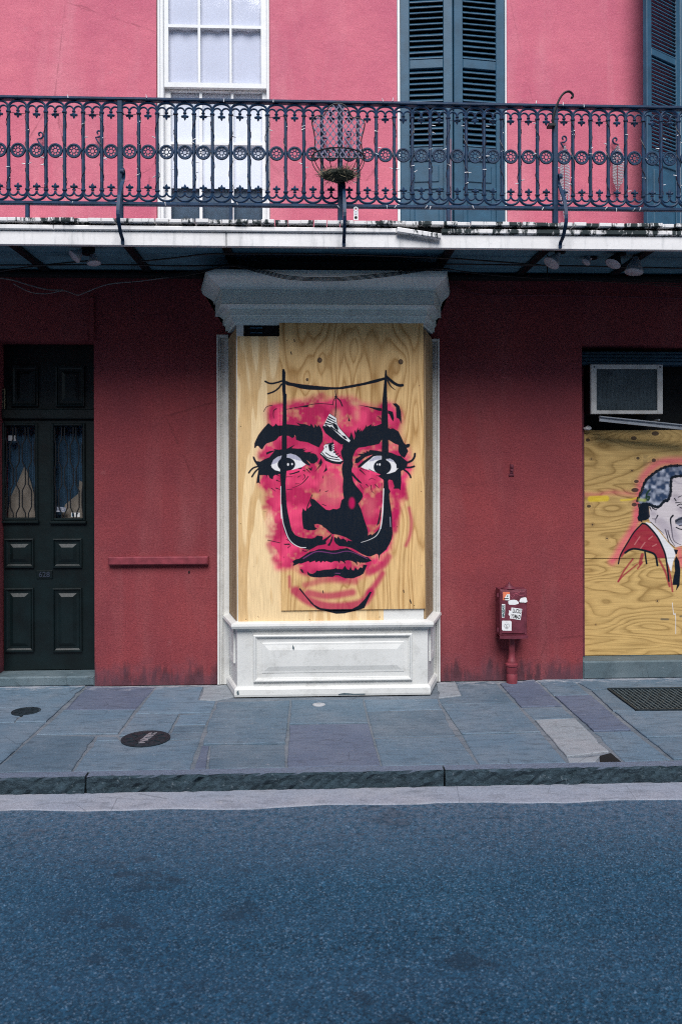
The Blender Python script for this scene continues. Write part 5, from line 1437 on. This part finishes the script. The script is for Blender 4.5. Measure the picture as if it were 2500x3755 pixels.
for i in range(i0, i1 + 1):
    x = xref + i * pitch
    bx_.append(x)
    if kpost.get(i) == 1:
        put('post', MB().cbox(-.017, .017, -.017, .017, .001, zt0 - DECK + .001, .004).cbox(-.021, .021, -.021, .021, zc0 - DECK - .006, zc0 - DECK + .006, .003), (x, RY, DECK))
    else:
        put('baluster', bal_mb, (x, RY, DECK))
        if i in kpost or i in (min(kpost) - 6,): put('foot', MB().cbox(-.012, .012, -.012, .012, .001, zbr0 - DECK, .003), (x, RY, DECK))
    if i < i1:
        put('arch', top_mb, (x, RY, DECK)); put('scroll', low_mb, (x, RY, DECK))
        put('pendant', pend_mb, (x + hb, RY, DECK)); put('finial', fin_mb, (x + hb, RY, DECK))
        put('medallion', med_mb, (x + hb, RY, zmed))
# S-curved flat braces from the posts out to the fascia
for px in (436, 1247, 2030):
    x = xref + int(round((PX(px, RY, 558) - xref) / pitch)) * pitch + .022
    pts = []
    zt = PZ(640, RY - .05)
    for k in range(9):
        a = -.6 + k * .62
        rr = .014 + .0035 * k
        pts.append((x, RY - .035 - rr * math.cos(a), zt + rr * math.sin(a)))
    pts = pts[::-1]
    pts = [p_ for p_ in pts[::-1]]
    pts = pts + [(x, RY - .03, zt - .06), (x, RY - .035, PZ(682, RY)), (x, RY - .075, PZ(712, RY)), (x, RY - .13, PZ(750, RY)), (x, RY - .165, PZ(790, RY - .1)), (x, RY - .15, PZ(828, RY - .1)), (x, RY - .09, PZ(862, RY - .1)), (x, FY - .012, PZ(885, FY)), (x, FY - .006, PZ(903, FY))]
    obj('brace', MB().tube(smooth(pts, 3), .012, 4, flat=(.022, .008)), M['iron'], rl)

# ------------------------------------------------------------------ mini lights wound round the railing
sl = thing('string_lights', 'string of unlit clear mini bulbs wound round the iron railing', 'string lights', (0, RY, zt1))
cab = MB(); bulb_mb = MB().tube([(0, 0, 0), (.010, 0, 0)], .0036, 5).tube([(.009, 0, 0), (.020, 0, 0), (.025, 0, 0)], [.003, .0022, .0006], 5)
sock_mb = None
bsrc = None; nb = 0
def bulb(p, rot):
    global bsrc, nb
    if bsrc is None: bsrc = obj('bulb', bulb_mb, M['bulb'], sl, at=p, rot=rot)
    else: inst(bsrc, p, sl, rot)
    nb += 1
prev = None
for i, x in enumerate(bx_):
    if not (-2.75 < x < 2.85): continue
    pts = []; ph = random.uniform(0, 6)
    turns = random.uniform(2.2, 3.2); rr = rb + .003
    zA, zB = zc0 - .01, zc1 + .006
    if i % 2: zA, zB = zB, zA
    for k in range(23):
        t = k / 22; a = ph + turns * 2 * PI * t
        r_ = rr + .002 * math.sin(k * 1.7)
        pts.append((x + r_ * math.cos(a), RY + r_ * math.sin(a), zA + (zB - zA) * t))
    if prev: cab.tube([prev, ((prev[0] + x) / 2, RY - .014, prev[2] + (.006 if i % 2 else -.01)), pts[0]], .0018, 3)
    cab.tube(pts, .0022, 3)
    prev = pts[-1]
    for _ in range(random.choice((2, 3, 3, 4))):
        q = pts[random.randint(1, 21)]
        bulb((x + random.choice((-1, 1)) * (rb + .001), RY - random.uniform(.0, .012), q[2]), (0, random.uniform(-.5, .6), random.choice((0, PI)) + random.uniform(-.4, .4)))
for k in range(14):                           # bulbs along the two rails
    x = random.uniform(-2.7, 2.7)
    bulb((x, RY - .024, zt0 + random.uniform(-.004, .02)), (0, -PI / 2 + random.uniform(-.3, .3), 0))
for k in range(18):
    x = random.uniform(-2.7, 2.7)
    bulb((x, RY - .018, zbr1 - random.uniform(0, .012)), (0, random.uniform(.6, 2.4), random.uniform(-.6, .6)))
obj('wire', cab, M['cable'], sl)

# ------------------------------------------------------------------ chair-shaped wire planter hung on the railing
HYp = RY - .035
def hp(x, y): return P(1100 + x / 4.283, 350 + y / 4.283, HYp)
pc = hp(610, 980)
pln = thing('wire_planter', 'chair shaped wire planter with lattice back and a clump of dry moss', 'planter', (pc[0], HYp, hp(610, 1390)[1]))
def s3(pts, k=4):
    q = smooth([p_ for p_ in pts], k)
    return q
out = [(205, 985), (222, 880), (235, 720), (215, 560), (185, 420), (215, 350), (280, 318), (370, 310), (405, 260), (440, 200), (520, 140), (600, 128), (680, 145), (750, 210), (795, 310), (830, 345), (900, 352), (980, 385), (1015, 450), (995, 560), (965, 680), (965, 800), (985, 900), (1005, 1000)]
mb = MB()
mb.tube([(hp(*q)[0], HYp, hp(*q)[1]) for q in smooth(out, 3)], .0045, 5)
xl, xr, zr = hp(180, 975)[0], hp(1012, 995)[0], hp(610, 985)[1]
mb.tube([(xl, HYp, zr), (xr, HYp, zr)], .004, 5)
Rx = (xr - xl) / 2; xm = (xl + xr) / 2
DP_ = Rx * .95
mb.tube([(xm + Rx * math.cos(t), HYp - DP_ * math.sin(t), zr + .002) for t in np.linspace(0, PI, 17)], .0048, 5)
obj('frame', mb, M['black_iron'], pln)
zb_m = hp(610, 1380)[1]
def wallz(t): return zr + (zb_m - zr) * t
mb = MB()
for k in range(9):
    a = PI * k / 8
    pts = []
    for t in np.linspace(0, 1, 8):
        s = math.cos(t * PI / 2) ** .55
        pts.append((xm + Rx * s * math.cos(a), HYp - DP_ * s * math.sin(a), wallz(t)))
    mb.tube(pts, .0038, 4)
obj('basket_bar', mb, M['black_iron'], pln)
mb = MB()                                     # diagonal strips clipped to the back outline
poly_o = [hp(*q) for q in out]
def inside(x, z):
    c = False; n = len(poly_o)
    for i in range(n):
        x1, z1 = poly_o[i]; x2, z2 = poly_o[(i + 1) % n]
        if (z1 > z) != (z2 > z) and x < (x2 - x1) * (z - z1) / (z2 - z1) + x1: c = not c
    return c
zb0 = zr; ztop = hp(600, 128)[1]
for sgn in (1, -1):
    for k in range(-9, 10):
        xs0 = xm + k * .0405 + (.018 if sgn > 0 else 0)
        run = []
        for t in np.linspace(0, 1, 60):
            z = zb0 + (ztop - zb0) * t; x = xs0 + sgn * (z - zr - .09) * .74
            if inside(x, z): run.append((x, HYp + sgn * .0025, z))
            elif len(run) > 2: mb.tube([run[0], run[-1]], .003, 4, flat=(.007, .002)); run = []
            else: run = []
        if len(run) > 2: mb.tube([run[0], run[-1]], .003, 4, flat=(.007, .002))
obj('lattice', mb, M['lattice'], pln)
mz = hp(610, 1290)[1]
mbm = MB()                                    # matted core and loose strands
cx_, cy_ = xm, HYp - DP_ * .35
nu, nv = 18, 9
vs = []
for j in range(nv + 1):
    for i in range(nu):
        a, b_ = 2 * PI * i / nu, -PI / 2 + PI * j / nv
        q = 1 + RNG.normal(0, .07)
        vs.append((cx_ + .105 * q * math.cos(a) * math.cos(b_), cy_ + .08 * q * math.sin(a) * math.cos(b_), mz - .008 + .034 * q * math.sin(b_)))
mbm.add(vs, [(j * nu + i, j * nu + (i + 1) % nu, (j + 1) * nu + (i + 1) % nu, (j + 1) * nu + i) for j in range(nv) for i in range(nu)], True)
obj('moss', mbm, M['moss'], pln)
for mat_, cnt in ((M['moss'], 520), (M['moss_dry'], 300)):
    mbs = MB()
    for _ in range(cnt):
        a = random.uniform(0, 2 * PI); rr_ = random.uniform(.4, 1.05)
        p0 = Vector((cx_ + .118 * rr_ * math.cos(a), cy_ + .085 * rr_ * math.sin(a), mz + random.uniform(-.03, .025)))
        d = Vector((math.cos(a) * random.uniform(0, 1) + random.uniform(-.5, .5), random.uniform(-.7, .4), random.uniform(-.5, 1.0))).normalized()
        L = random.uniform(.02, .055); c_ = Vector((random.uniform(-1, 1), random.uniform(-1, 1), random.uniform(-1.2, .4))) * .022
        q0, q1, q2 = p0, p0 + d * L * .5 + c_ * .5, p0 + d * L + c_
        s_ = Vector((-d.z, 0, d.x)).normalized() * .0011 if abs(d.x) + abs(d.z) > .01 else Vector((.0011, 0, 0))
        mbs.add([q0 - s_, q0 + s_, q1 + s_, q1 - s_, q2], [(0, 1, 2, 3), (3, 2, 4)])
    obj('moss_strand', mbs, mat_, pln, kind='stuff', solid=False)

# pierced white tag hanging on a wire
hx, hz = P(1304, 640, RY - .03)
ht = thing('hanging_tag', 'white pierced plastic strap hanging on a wire below the railing beside the planter', 'tag', (hx, RY - .03, PZ(805, RY - .03)))
zA, zB = PZ(759, RY - .03), PZ(806, RY - .03)
obj('wire', MB().tube([(hx, RY - .03, zA), (hx + .004, RY - .03, PZ(700, RY - .03)), (hx + .005, RY - .03, PZ(670, RY - .03))], .0016, 4), M['cable'], ht)
mbp = MB(); hh_ = zA - zB
mbp.box(hx - .016, hx + .016, RY - .033, RY - .028, zB, zB + hh_ * .72)
obj('strap', mbp, M['sticker'], ht)
mbp = MB(); torus(mbp, .012, .005, 16, 5); mbp.v = [(x + hx, y + RY - .031, z + zA - .014) for x, y, z in mbp.v]
obj('ring', mbp, M['sticker'], ht)
for k in range(2):
    z = zB + hh_ * (.18 + .34 * k)
    obj('slot', MB().lathe([(.0095, -.001), (.0095, .001), (.001, .001)], (hx, RY - .0345, z), 10, 'y'), M['dark'] if k == 0 else M['net'], ht)

# plant hook rising from the right-hand post
def hkp(q): return P(1950 + q[0] / 3.926, 300 + q[1] / 3.926, RY - .03)
pts = [(300, 640), (300, 540), (315, 460), (345, 360), (390, 255), (435, 185), (480, 150), (530, 140), (570, 165), (585, 200), (575, 228), (555, 225)]
mb = MB().tube([(hkp(q)[0], RY - .03, hkp(q)[1]) for q in smooth(pts, 3)], .008, 6)
q = hkp((300, 620)); mb.box(q[0] - .03, q[0] + .015, RY - .04, RY + .02, q[1] - .008, q[1] + .008)
obj('plant_hook', mb, M['black_iron'], label='tall curved black hook clamped to the right-hand railing post', cat='hook')

# carnival beads on two of the scroll shutter dogs
bead_mb = MB().lathe([(.001, -.0048), (.0036, -.0034), (.0048, 0), (.0036, .0034), (.001, .0048)], (0, 0, 0), 7)
for (px, py, n_, lo, lab) in ((2062, 535, 5, 802, 'long silver bead necklaces hung on the wall hook nearer the right-hand post'), (2256, 535, 6, 715, 'bead necklaces hung on the wall hook nearer the open shutter')):
    x, z = P(px, py, -.05)
    t = thing('bead_necklace', lab, 'bead necklace', (x, -.05, PZ(lo, -.05, px)), 'bead necklaces hung on wall hooks')
    z1 = PZ(lo, -.05, px)
    for s in range(n_):
        mb = MB()
        ze = z1 if s == 0 else z - (z - z1) * random.uniform(.72, .97)
        wd = .008 + .007 * s
        nbd = int((z - ze) / .0125)
        for k in range(nbd + 1):
            t_ = k / nbd
            for sg in (-1, 1):
                dx = sg * wd * min(1, 3 * t_) * (1 if t_ < .93 else (1 - t_) / .07)
                base = bead_mb.v
                mb.add([(vx + x + dx + .012, vy - .05 - .004 * s, vz + z - (z - ze) * t_) for vx, vy, vz in base], bead_mb.f, True)
        obj('bead_strand', mb, M['bead'], t)

# ------------------------------------------------------------------ lamps and cables under the balcony
def lampcone(name, tip, face, r, parent, mat, lens):
    """bell-shaped reflector lamp from its socket to its face"""
    a, b_ = Vector(tip), Vector(face); d = b_ - a; L = d.length; d.normalize()
    q = Vector((0, 0, 1)).rotation_difference(d)
    prof = [(.018, 0), (.022, L * .28), (.026, L * .32), (r * .62, L * .55), (r * .88, L * .8), (r, L * .97), (r, L)]
    mb = MB().lathe(prof, (0, 0, 0), 16)
    mb.v = [tuple(q @ Vector(v) + a) for v in mb.v]
    o = obj(name, mb, mat, parent)
    mb = MB().lathe([(r * .95, L + .001), (r * .7, L + .008), (.001, L + .012)], (0, 0, 0), 16, caps=False)
    mb.v = [tuple(q @ Vector(v) + a) for v in mb.v]
    obj('lens', mb, lens, parent)
    return o
def at3(px, py, Y): x, z = P(px, py, Y); return (x, Y, z)
LG = 'flood lamps under the balcony'
ly = -.72
t = thing('flood_lamp', 'twin reflector lamps on a black box under the left end of the balcony', 'lamp', at3(322, 905, ly), LG)
b3 = at3(326, 912, ly)
obj('junction_box', MB().lathe([(.045, .0), (.045, .05), (.03, .056)], (b3[0], b3[1], LOW_T - .075), 12), M['black_iron'], t)
lampcone('reflector', at3(303, 918, ly), at3(273, 942, ly - .03), .052, t, M['lamp'], M['lens'])
lampcone('reflector', at3(342, 930, ly), at3(346, 966, ly - .01), .05, t, M['lamp'], M['lens'])
obj('arm', MB().tube([b3, at3(303, 918, ly)], .02, 8).tube([b3, at3(342, 930, ly)], .02, 8), M['black_iron'], t)
for (tip, face, r, yy, lab, m_) in (((2046, 928), (2020, 966), .062, -.70, 'white reflector lamp under the balcony by the thin hanging rod', 'lamp'), ((2163, 936), (2147, 962), .034, -.55, 'smallest grey reflector lamp under the right half of the balcony', 'lamp'),
                                    ((2268, 925), (2246, 968), .062, -.66, 'dark reflector lamp facing away between two white ones under the balcony', 'black_iron'), ((2332, 930), (2322, 998), .068, -.62, 'large white bell reflector lamp under the balcony nearest the open shutter', 'lamp')):
    t = thing('flood_lamp', lab, 'lamp', at3(*tip, yy), LG)
    lampcone('reflector', at3(*tip, yy), at3(*face, yy - .02), r, t, M[m_], M['lens'])
    a = at3(*tip, yy)
    obj('arm', MB().tube([a, (a[0] + .012, a[1], LOW_T - .016)], .014, 8), M['black_iron'], t)
    obj('ceiling_plate', MB().lathe([(.04, LOW_T - .03), (.04, LOW_T - .018)], (a[0] + .012, a[1], 0), 12), M['black_iron'], t)
def cable(pts, Y, r, mat, lab):
    q = smooth(pts, 5)
    obj('cable', MB().tube([at3(px, py, Y) for px, py in q], r, 5), M[mat], label=lab, cat='cable', group='cables under the balcony')
cable([(-60, 1020), (30, 1023), (110, 1046), (180, 1062), (232, 1063)], -.03, .005, 'grey_cable', 'pale loose cable sagging on the wall above the green door')
cable([(50, 1040), (110, 1070), (170, 1077), (230, 1066), (260, 1073), (288, 1082), (320, 1070), (400, 1042), (520, 1030), (640, 1012), (760, 985), (850, 972)], -.04, .004, 'grey_cable', 'thin cable sagging in two loops above the green door towards the bay cornice')
cable([(-60, 972), (120, 972), (420, 970), (700, 975), (1100, 966), (1600, 968), (2100, 975), (2560, 985)], -.55, .006, 'cable', 'long straight black cable running the whole length of the soffit')
cable([(-60, 1005), (60, 985), (200, 968), (340, 955)], -.5, .006, 'cable', 'black cable slanting from the left edge up to the twin lamps')
cable([(520, 958), (620, 948), (760, 932), (900, 930), (1200, 932), (1600, 945), (1800, 958), (1980, 972)], -.75, .006, 'cable', 'black cable looping under the soffit over the bay cornice')
for k in range(4):
    cable([(600, 1022 - 4 * k), (740, 1000 - 3 * k), (845, 972 + k), (960, 990 + 4 * k), (1060, 1012 + 4 * k), (1220, 1018 + 4 * k), (1400, 1004 + 4 * k), (1600, 982 + 2 * k), (1720, 1000 - k), (1900, 1016), (2150, 1020 + 3 * k), (2560, 1032 + 8 * k)], -.66, .0028, 'cable', ['topmost', 'second', 'third', 'lowest'][k] + ' of the bundled cables drooping across the front of the bay cornice')
cable([(1660, 1048), (1720, 1070), (1800, 1082), (2000, 1082), (2200, 1086), (2560, 1095)], -.02, .005, 'callbox', 'red painted cable clipped along the crimson wall right of the cornice')
obj('hanging_rod', MB().tube([at3(2005, 920, -.6), at3(2006, 1040, -.6)], .005, 5), M['black_iron'], label='thin dark rod hanging from the soffit beside the white reflector lamp', cat='rod')
mb = MB()
for k in range(20):
    for dx in (-4, 4):
        p3 = at3(488 + dx + (k % 2), 940 + 12 * k, -.3)
        mb.lathe([(.001, -.007), (.004, 0), (.001, .007)], p3, 5)
obj('pull_chain', mb, M['black_iron'], label='thin dark pull chain hanging below the soffit left of the cornice', cat='chain')

# ------------------------------------------------------------------ air conditioner and loose metal bar
YC = -.02
ar = rect(P(2166, 1336, YC), P(2429, 1518, YC)); ai = rect(P(2186, 1353, YC), P(2409, 1505, YC))
ac = thing('air_conditioner', 'dirty white window air conditioner in the top of the boarded opening', 'air conditioner', (ar[0], YC, ar[2]))
obj('case', MB().box(ar[0] + .012, ar[1] - .012, YC + .02, .26, ar[2] + .008, ar[3] - .008), M['black_iron'], ac)
mb = MB()
for (a, b_, c, d) in ((ar[0], ai[0], ar[2], ar[3]), (ai[1], ar[1], ar[2], ar[3]), (ai[0], ai[1], ai[3], ar[3]), (ai[0], ai[1], ar[2], ai[2])):
    mb.cbox(a, b_, YC, YC + .03, c, d, .003)
obj('frame', mb, M['ac_white'], ac)
obj('coil', MB().box(ai[0] - .001, ai[1] + .001, YC + .014, YC + .019, ai[2] - .001, ai[3] + .001), M['ac_grille'], ac)
mb = MB()
n = 40
for k in range(n):
    z = ai[2] + (ai[3] - ai[2]) * (k + .5) / n
    pts = [(ai[0] + (ai[1] - ai[0]) * i / 30, YC + .0105, z + (.0022 if i % 2 else -.0022)) for i in range(31)]
    mb.tube(pts, .0013, 3, caps=False)
obj('fin', mb, M['ac_grille'], ac, kind='stuff')
for px, py in ((2178, 1345), (2418, 1346)):
    q = P(px, py, YC); obj('screw', MB().lathe([(.006, YC - .003), (.006, YC + .001)], (q[0], 0, q[1]), 8, 'y'), M['black_iron'], ac)
q0, q1 = at3(2196, 1535, -.03), at3(2560, 1572, -.03)
mb = MB()
d = Vector(q1) - Vector(q0)
mb.tube([q0, q1], .01, 4, flat=(.045, .012))
mb.tube([(q0[0] + .003, -.024, q0[2] + .015), (q1[0], -.024, q1[2] + .015)], .01, 4, flat=(.006, .06))
mb.tube([(q0[0] + .5, -.03, q0[2] - .01), (q0[0] + .5, .182, q0[2] - .01)], .008, 5)
obj('metal_bar', mb, M['steel'], label='grey galvanised metal angle lying slanted under the air conditioner', cat='bar')
mb = MB()
q = at3(2152, 1570, .15)
vs = []
for j in range(7):
    for i in range(9):
        a, b_ = 2 * PI * i / 9, -PI / 2 + PI * j / 6
        r_ = 1 + RNG.normal(0, .16)
        vs.append((q[0] + .036 * r_ * math.cos(a) * math.cos(b_), q[1] + .03 * r_ * math.sin(a) * math.cos(b_), q[2] + .017 * r_ * math.sin(b_)))
mb.add(vs, [(j * 9 + i, j * 9 + (i + 1) % 9, (j + 1) * 9 + (i + 1) % 9, (j + 1) * 9 + i) for j in range(6) for i in range(9)])
obj('crumpled_paper', mb, M['sticker'], label='crumpled white scrap wedged on the top left corner of the boarded opening', cat='paper')

# ------------------------------------------------------------------ the red call box on its post
def cb(x, y, Y): return P(1800 + x / 5.605, 2100 + y / 5.605, Y)
CY = -.17                                    # box front
bx = rect(cb(178, 350, CY), cb(735, 1290, CY))
cxm = (bx[0] + bx[1]) / 2
px_ = cb(420, 1600, -.09)[0]
call = thing('call_box', 'dark red call box covered in stickers on a short red post by the wall', 'call box', (px_, -.09, 0))
mb = MB().cbox(bx[0], bx[1], CY, -.03, bx[2], bx[3], .008)
obj('box', mb, M['callbox'], call)
obj('door_panel', MB().cbox(bx[0] + .010, bx[1] - .018, CY - .008, CY + .002, bx[2] + .016, bx[3] - .014, .006), M['callbox'], call)
zl = cb(450, 1290, CY)[1]
lip = MB()
for k in range(12):
    t0, t1 = k / 12, (k + 1) / 12
    f = lambda t: (bx[0] - .006 + (bx[1] - bx[0] + .012) * t, CY - .020 * math.sin(PI * t) - .012)
    (xa, ya), (xb, yb) = f(t0), f(t1)
    lip.add([(xa, ya, zl - .022), (xb, yb, zl - .022), (xb, yb, zl), (xa, ya, zl), (xa, -.03, zl - .022), (xb, -.03, zl - .022), (xb, -.03, zl), (xa, -.03, zl)], [(0, 1, 2, 3), (3, 2, 6, 7), (0, 4, 5, 1)])
obj('lip', lip, M['callbox'], call, solid=False)
for yy in (460, 1170):
    q = cb(140, yy, CY + .03)
    obj('hinge', MB().tube([(q[0], CY + .03, q[1] - .014), (q[0], CY + .03, q[1] + .014)], .011, 8), M['callbox'], call)
zt = bx[3]
obj('cap', MB().lathe([(.062, zt - .002), (.066, zt + .005), (.05, zt + .008), (.046, zt + .014), (.034, zt + .016), (.031, zt + .024), (.022, zt + .027), (.019, zt + .035), (.011, zt + .038), (.008, zt + .05), (.001, zt + .055)], (cxm - .02, CY + .06, 0), 16), M['callbox'], call)
zb = bx[2] - .02
obj('post', MB().lathe([(.026, .24), (.026, zb)], (px_, -.09, 0), 14), M['post_red'], call)
obj('base', MB().lathe([(.044, .0), (.044, .075), (.041, .08), (.044, .085), (.044, .135), (.052, .145), (.052, .158), (.038, .168), (.036, .19), (.028, .2), (.027, .245)], (px_, -.09, 0), 18), M['post_red'], call)
SY = CY - .0095
def sticker(pts, mat, label=None, y=SY, th=.0012):
    return obj('sticker', MB().prism([cb(x, y_, SY) for x, y_ in pts], y, y + th), mat, call, label=label)
sticker([(243, 396), (380, 396), (380, 566), (241, 566)], M['orange'], 'orange and white sticker')
sticker([(322, 440), (380, 440), (380, 566), (290, 566), (275, 520)], M['sticker'], y=SY - .0013)
sticker([(258, 524), (355, 524), (355, 540), (258, 540)], M['ink'], y=SY - .0026)
for k in range(3): sticker([(330 - 4 * k, 450 + 18 * k), (345, 445 + 18 * k), (345, 500), (330 - 4 * k, 500)], M['teal_ink'], y=SY - .0024 - .0002 * k, th=.0002)
sticker([(350, 580), (400, 562), (470, 556), (520, 566), (568, 610), (560, 640), (480, 662), (370, 658), (350, 630)], M['sticker'], 'torn white paint patch')
sticker([(595, 540), (620, 520), (700, 504), (725, 520), (742, 600), (690, 620), (600, 615), (575, 590)], M['sticker'], 'torn white paper remnant')
for k in range(6): sticker([(580 + 18 * k, 600 + (k % 2) * 14), (590 + 18 * k, 600), (586 + 18 * k, 645 - 4 * k)], M['ink'], y=SY - .0016 - .0001 * k, th=.0003)
sticker([(218, 646), (285, 646), (285, 740), (276, 920), (218, 925), (214, 720)], M['sticker'], 'tall narrow sticker with teal lettering')
q = cb(250, 786, SY); text('lettering', 'MAGEDAVE', .027, (q[0], SY - .0016, q[1]), M['teal_ink'], call, rot=(PI / 2, -PI / 2, 0), extr=.0003, off=.0008, sx=.66)
sticker([(415, 716), (635, 745), (602, 974), (380, 940), (388, 860), (375, 890), (350, 850), (365, 830), (362, 770), (408, 790)], M['sticker'], 'white sticker reading LUCKS YUMAD')
q = cb(527, 792, SY); text('lettering', 'LUCKS', .046, (q[0], SY - .0016, q[1]), M['ink'], call, rot=(PI / 2, R(8.5), 0), extr=.0003, off=.0007, sx=.52)
q = cb(503, 905, SY); text('lettering', 'YUMAD', .046, (q[0], SY - .0016, q[1]), M['ink'], call, rot=(PI / 2, R(8.5), 0), extr=.0003, off=.0007, sx=.48)
sticker([(232, 986), (395, 988), (418, 1010), (416, 1194), (235, 1190), (218, 1160), (222, 1000)], M['sticker'], 'white sticker with a line drawing of a face')
fc = MB()
def ln(pts, r=.0009): fc.tube([(*[cb(x, y, SY)[0]], SY - .0016, cb(x, y, SY)[1]) for x, y in pts], r, 3)
ln([(262, 1070), (262, 1100), (285, 1135), (318, 1145), (350, 1135), (372, 1100), (374, 1060)]); ln([(275, 1056), (300, 1060)], .0016); ln([(325, 1058), (352, 1052)], .0016); ln([(292, 1112), (315, 1106), (338, 1112), (335, 1122), (295, 1122), (292, 1112)]); ln([(318, 1000), (318, 1030)]); ln([(320, 1155), (318, 1175)])
obj('drawn_lines', fc, M['ink'], call)
q = cb(313, 1077, SY); obj('drawn_nose', MB().lathe([(.0034, SY - .002), (.0034, SY - .001)], (q[0], 0, q[1]), 10, 'y'), M['shutter'], call)
sc_ = MB()
def scr(pts): sc_.tube([(cb(x, y, SY)[0], SY - .0018, cb(x, y, SY)[1]) for x, y in smooth(pts, 4)], .0008, 3)
scr([(350, 380), (420, 362), (475, 400), (480, 460), (440, 505), (395, 480), (385, 430)]); scr([(590, 350), (585, 400), (500, 432), (440, 450)]); scr([(490, 440), (600, 420), (650, 418), (670, 440), (640, 475), (580, 465), (500, 435), (530, 500)]); scr([(240, 405), (218, 440), (240, 498)])
obj('scribble', sc_, M['pink'], call)
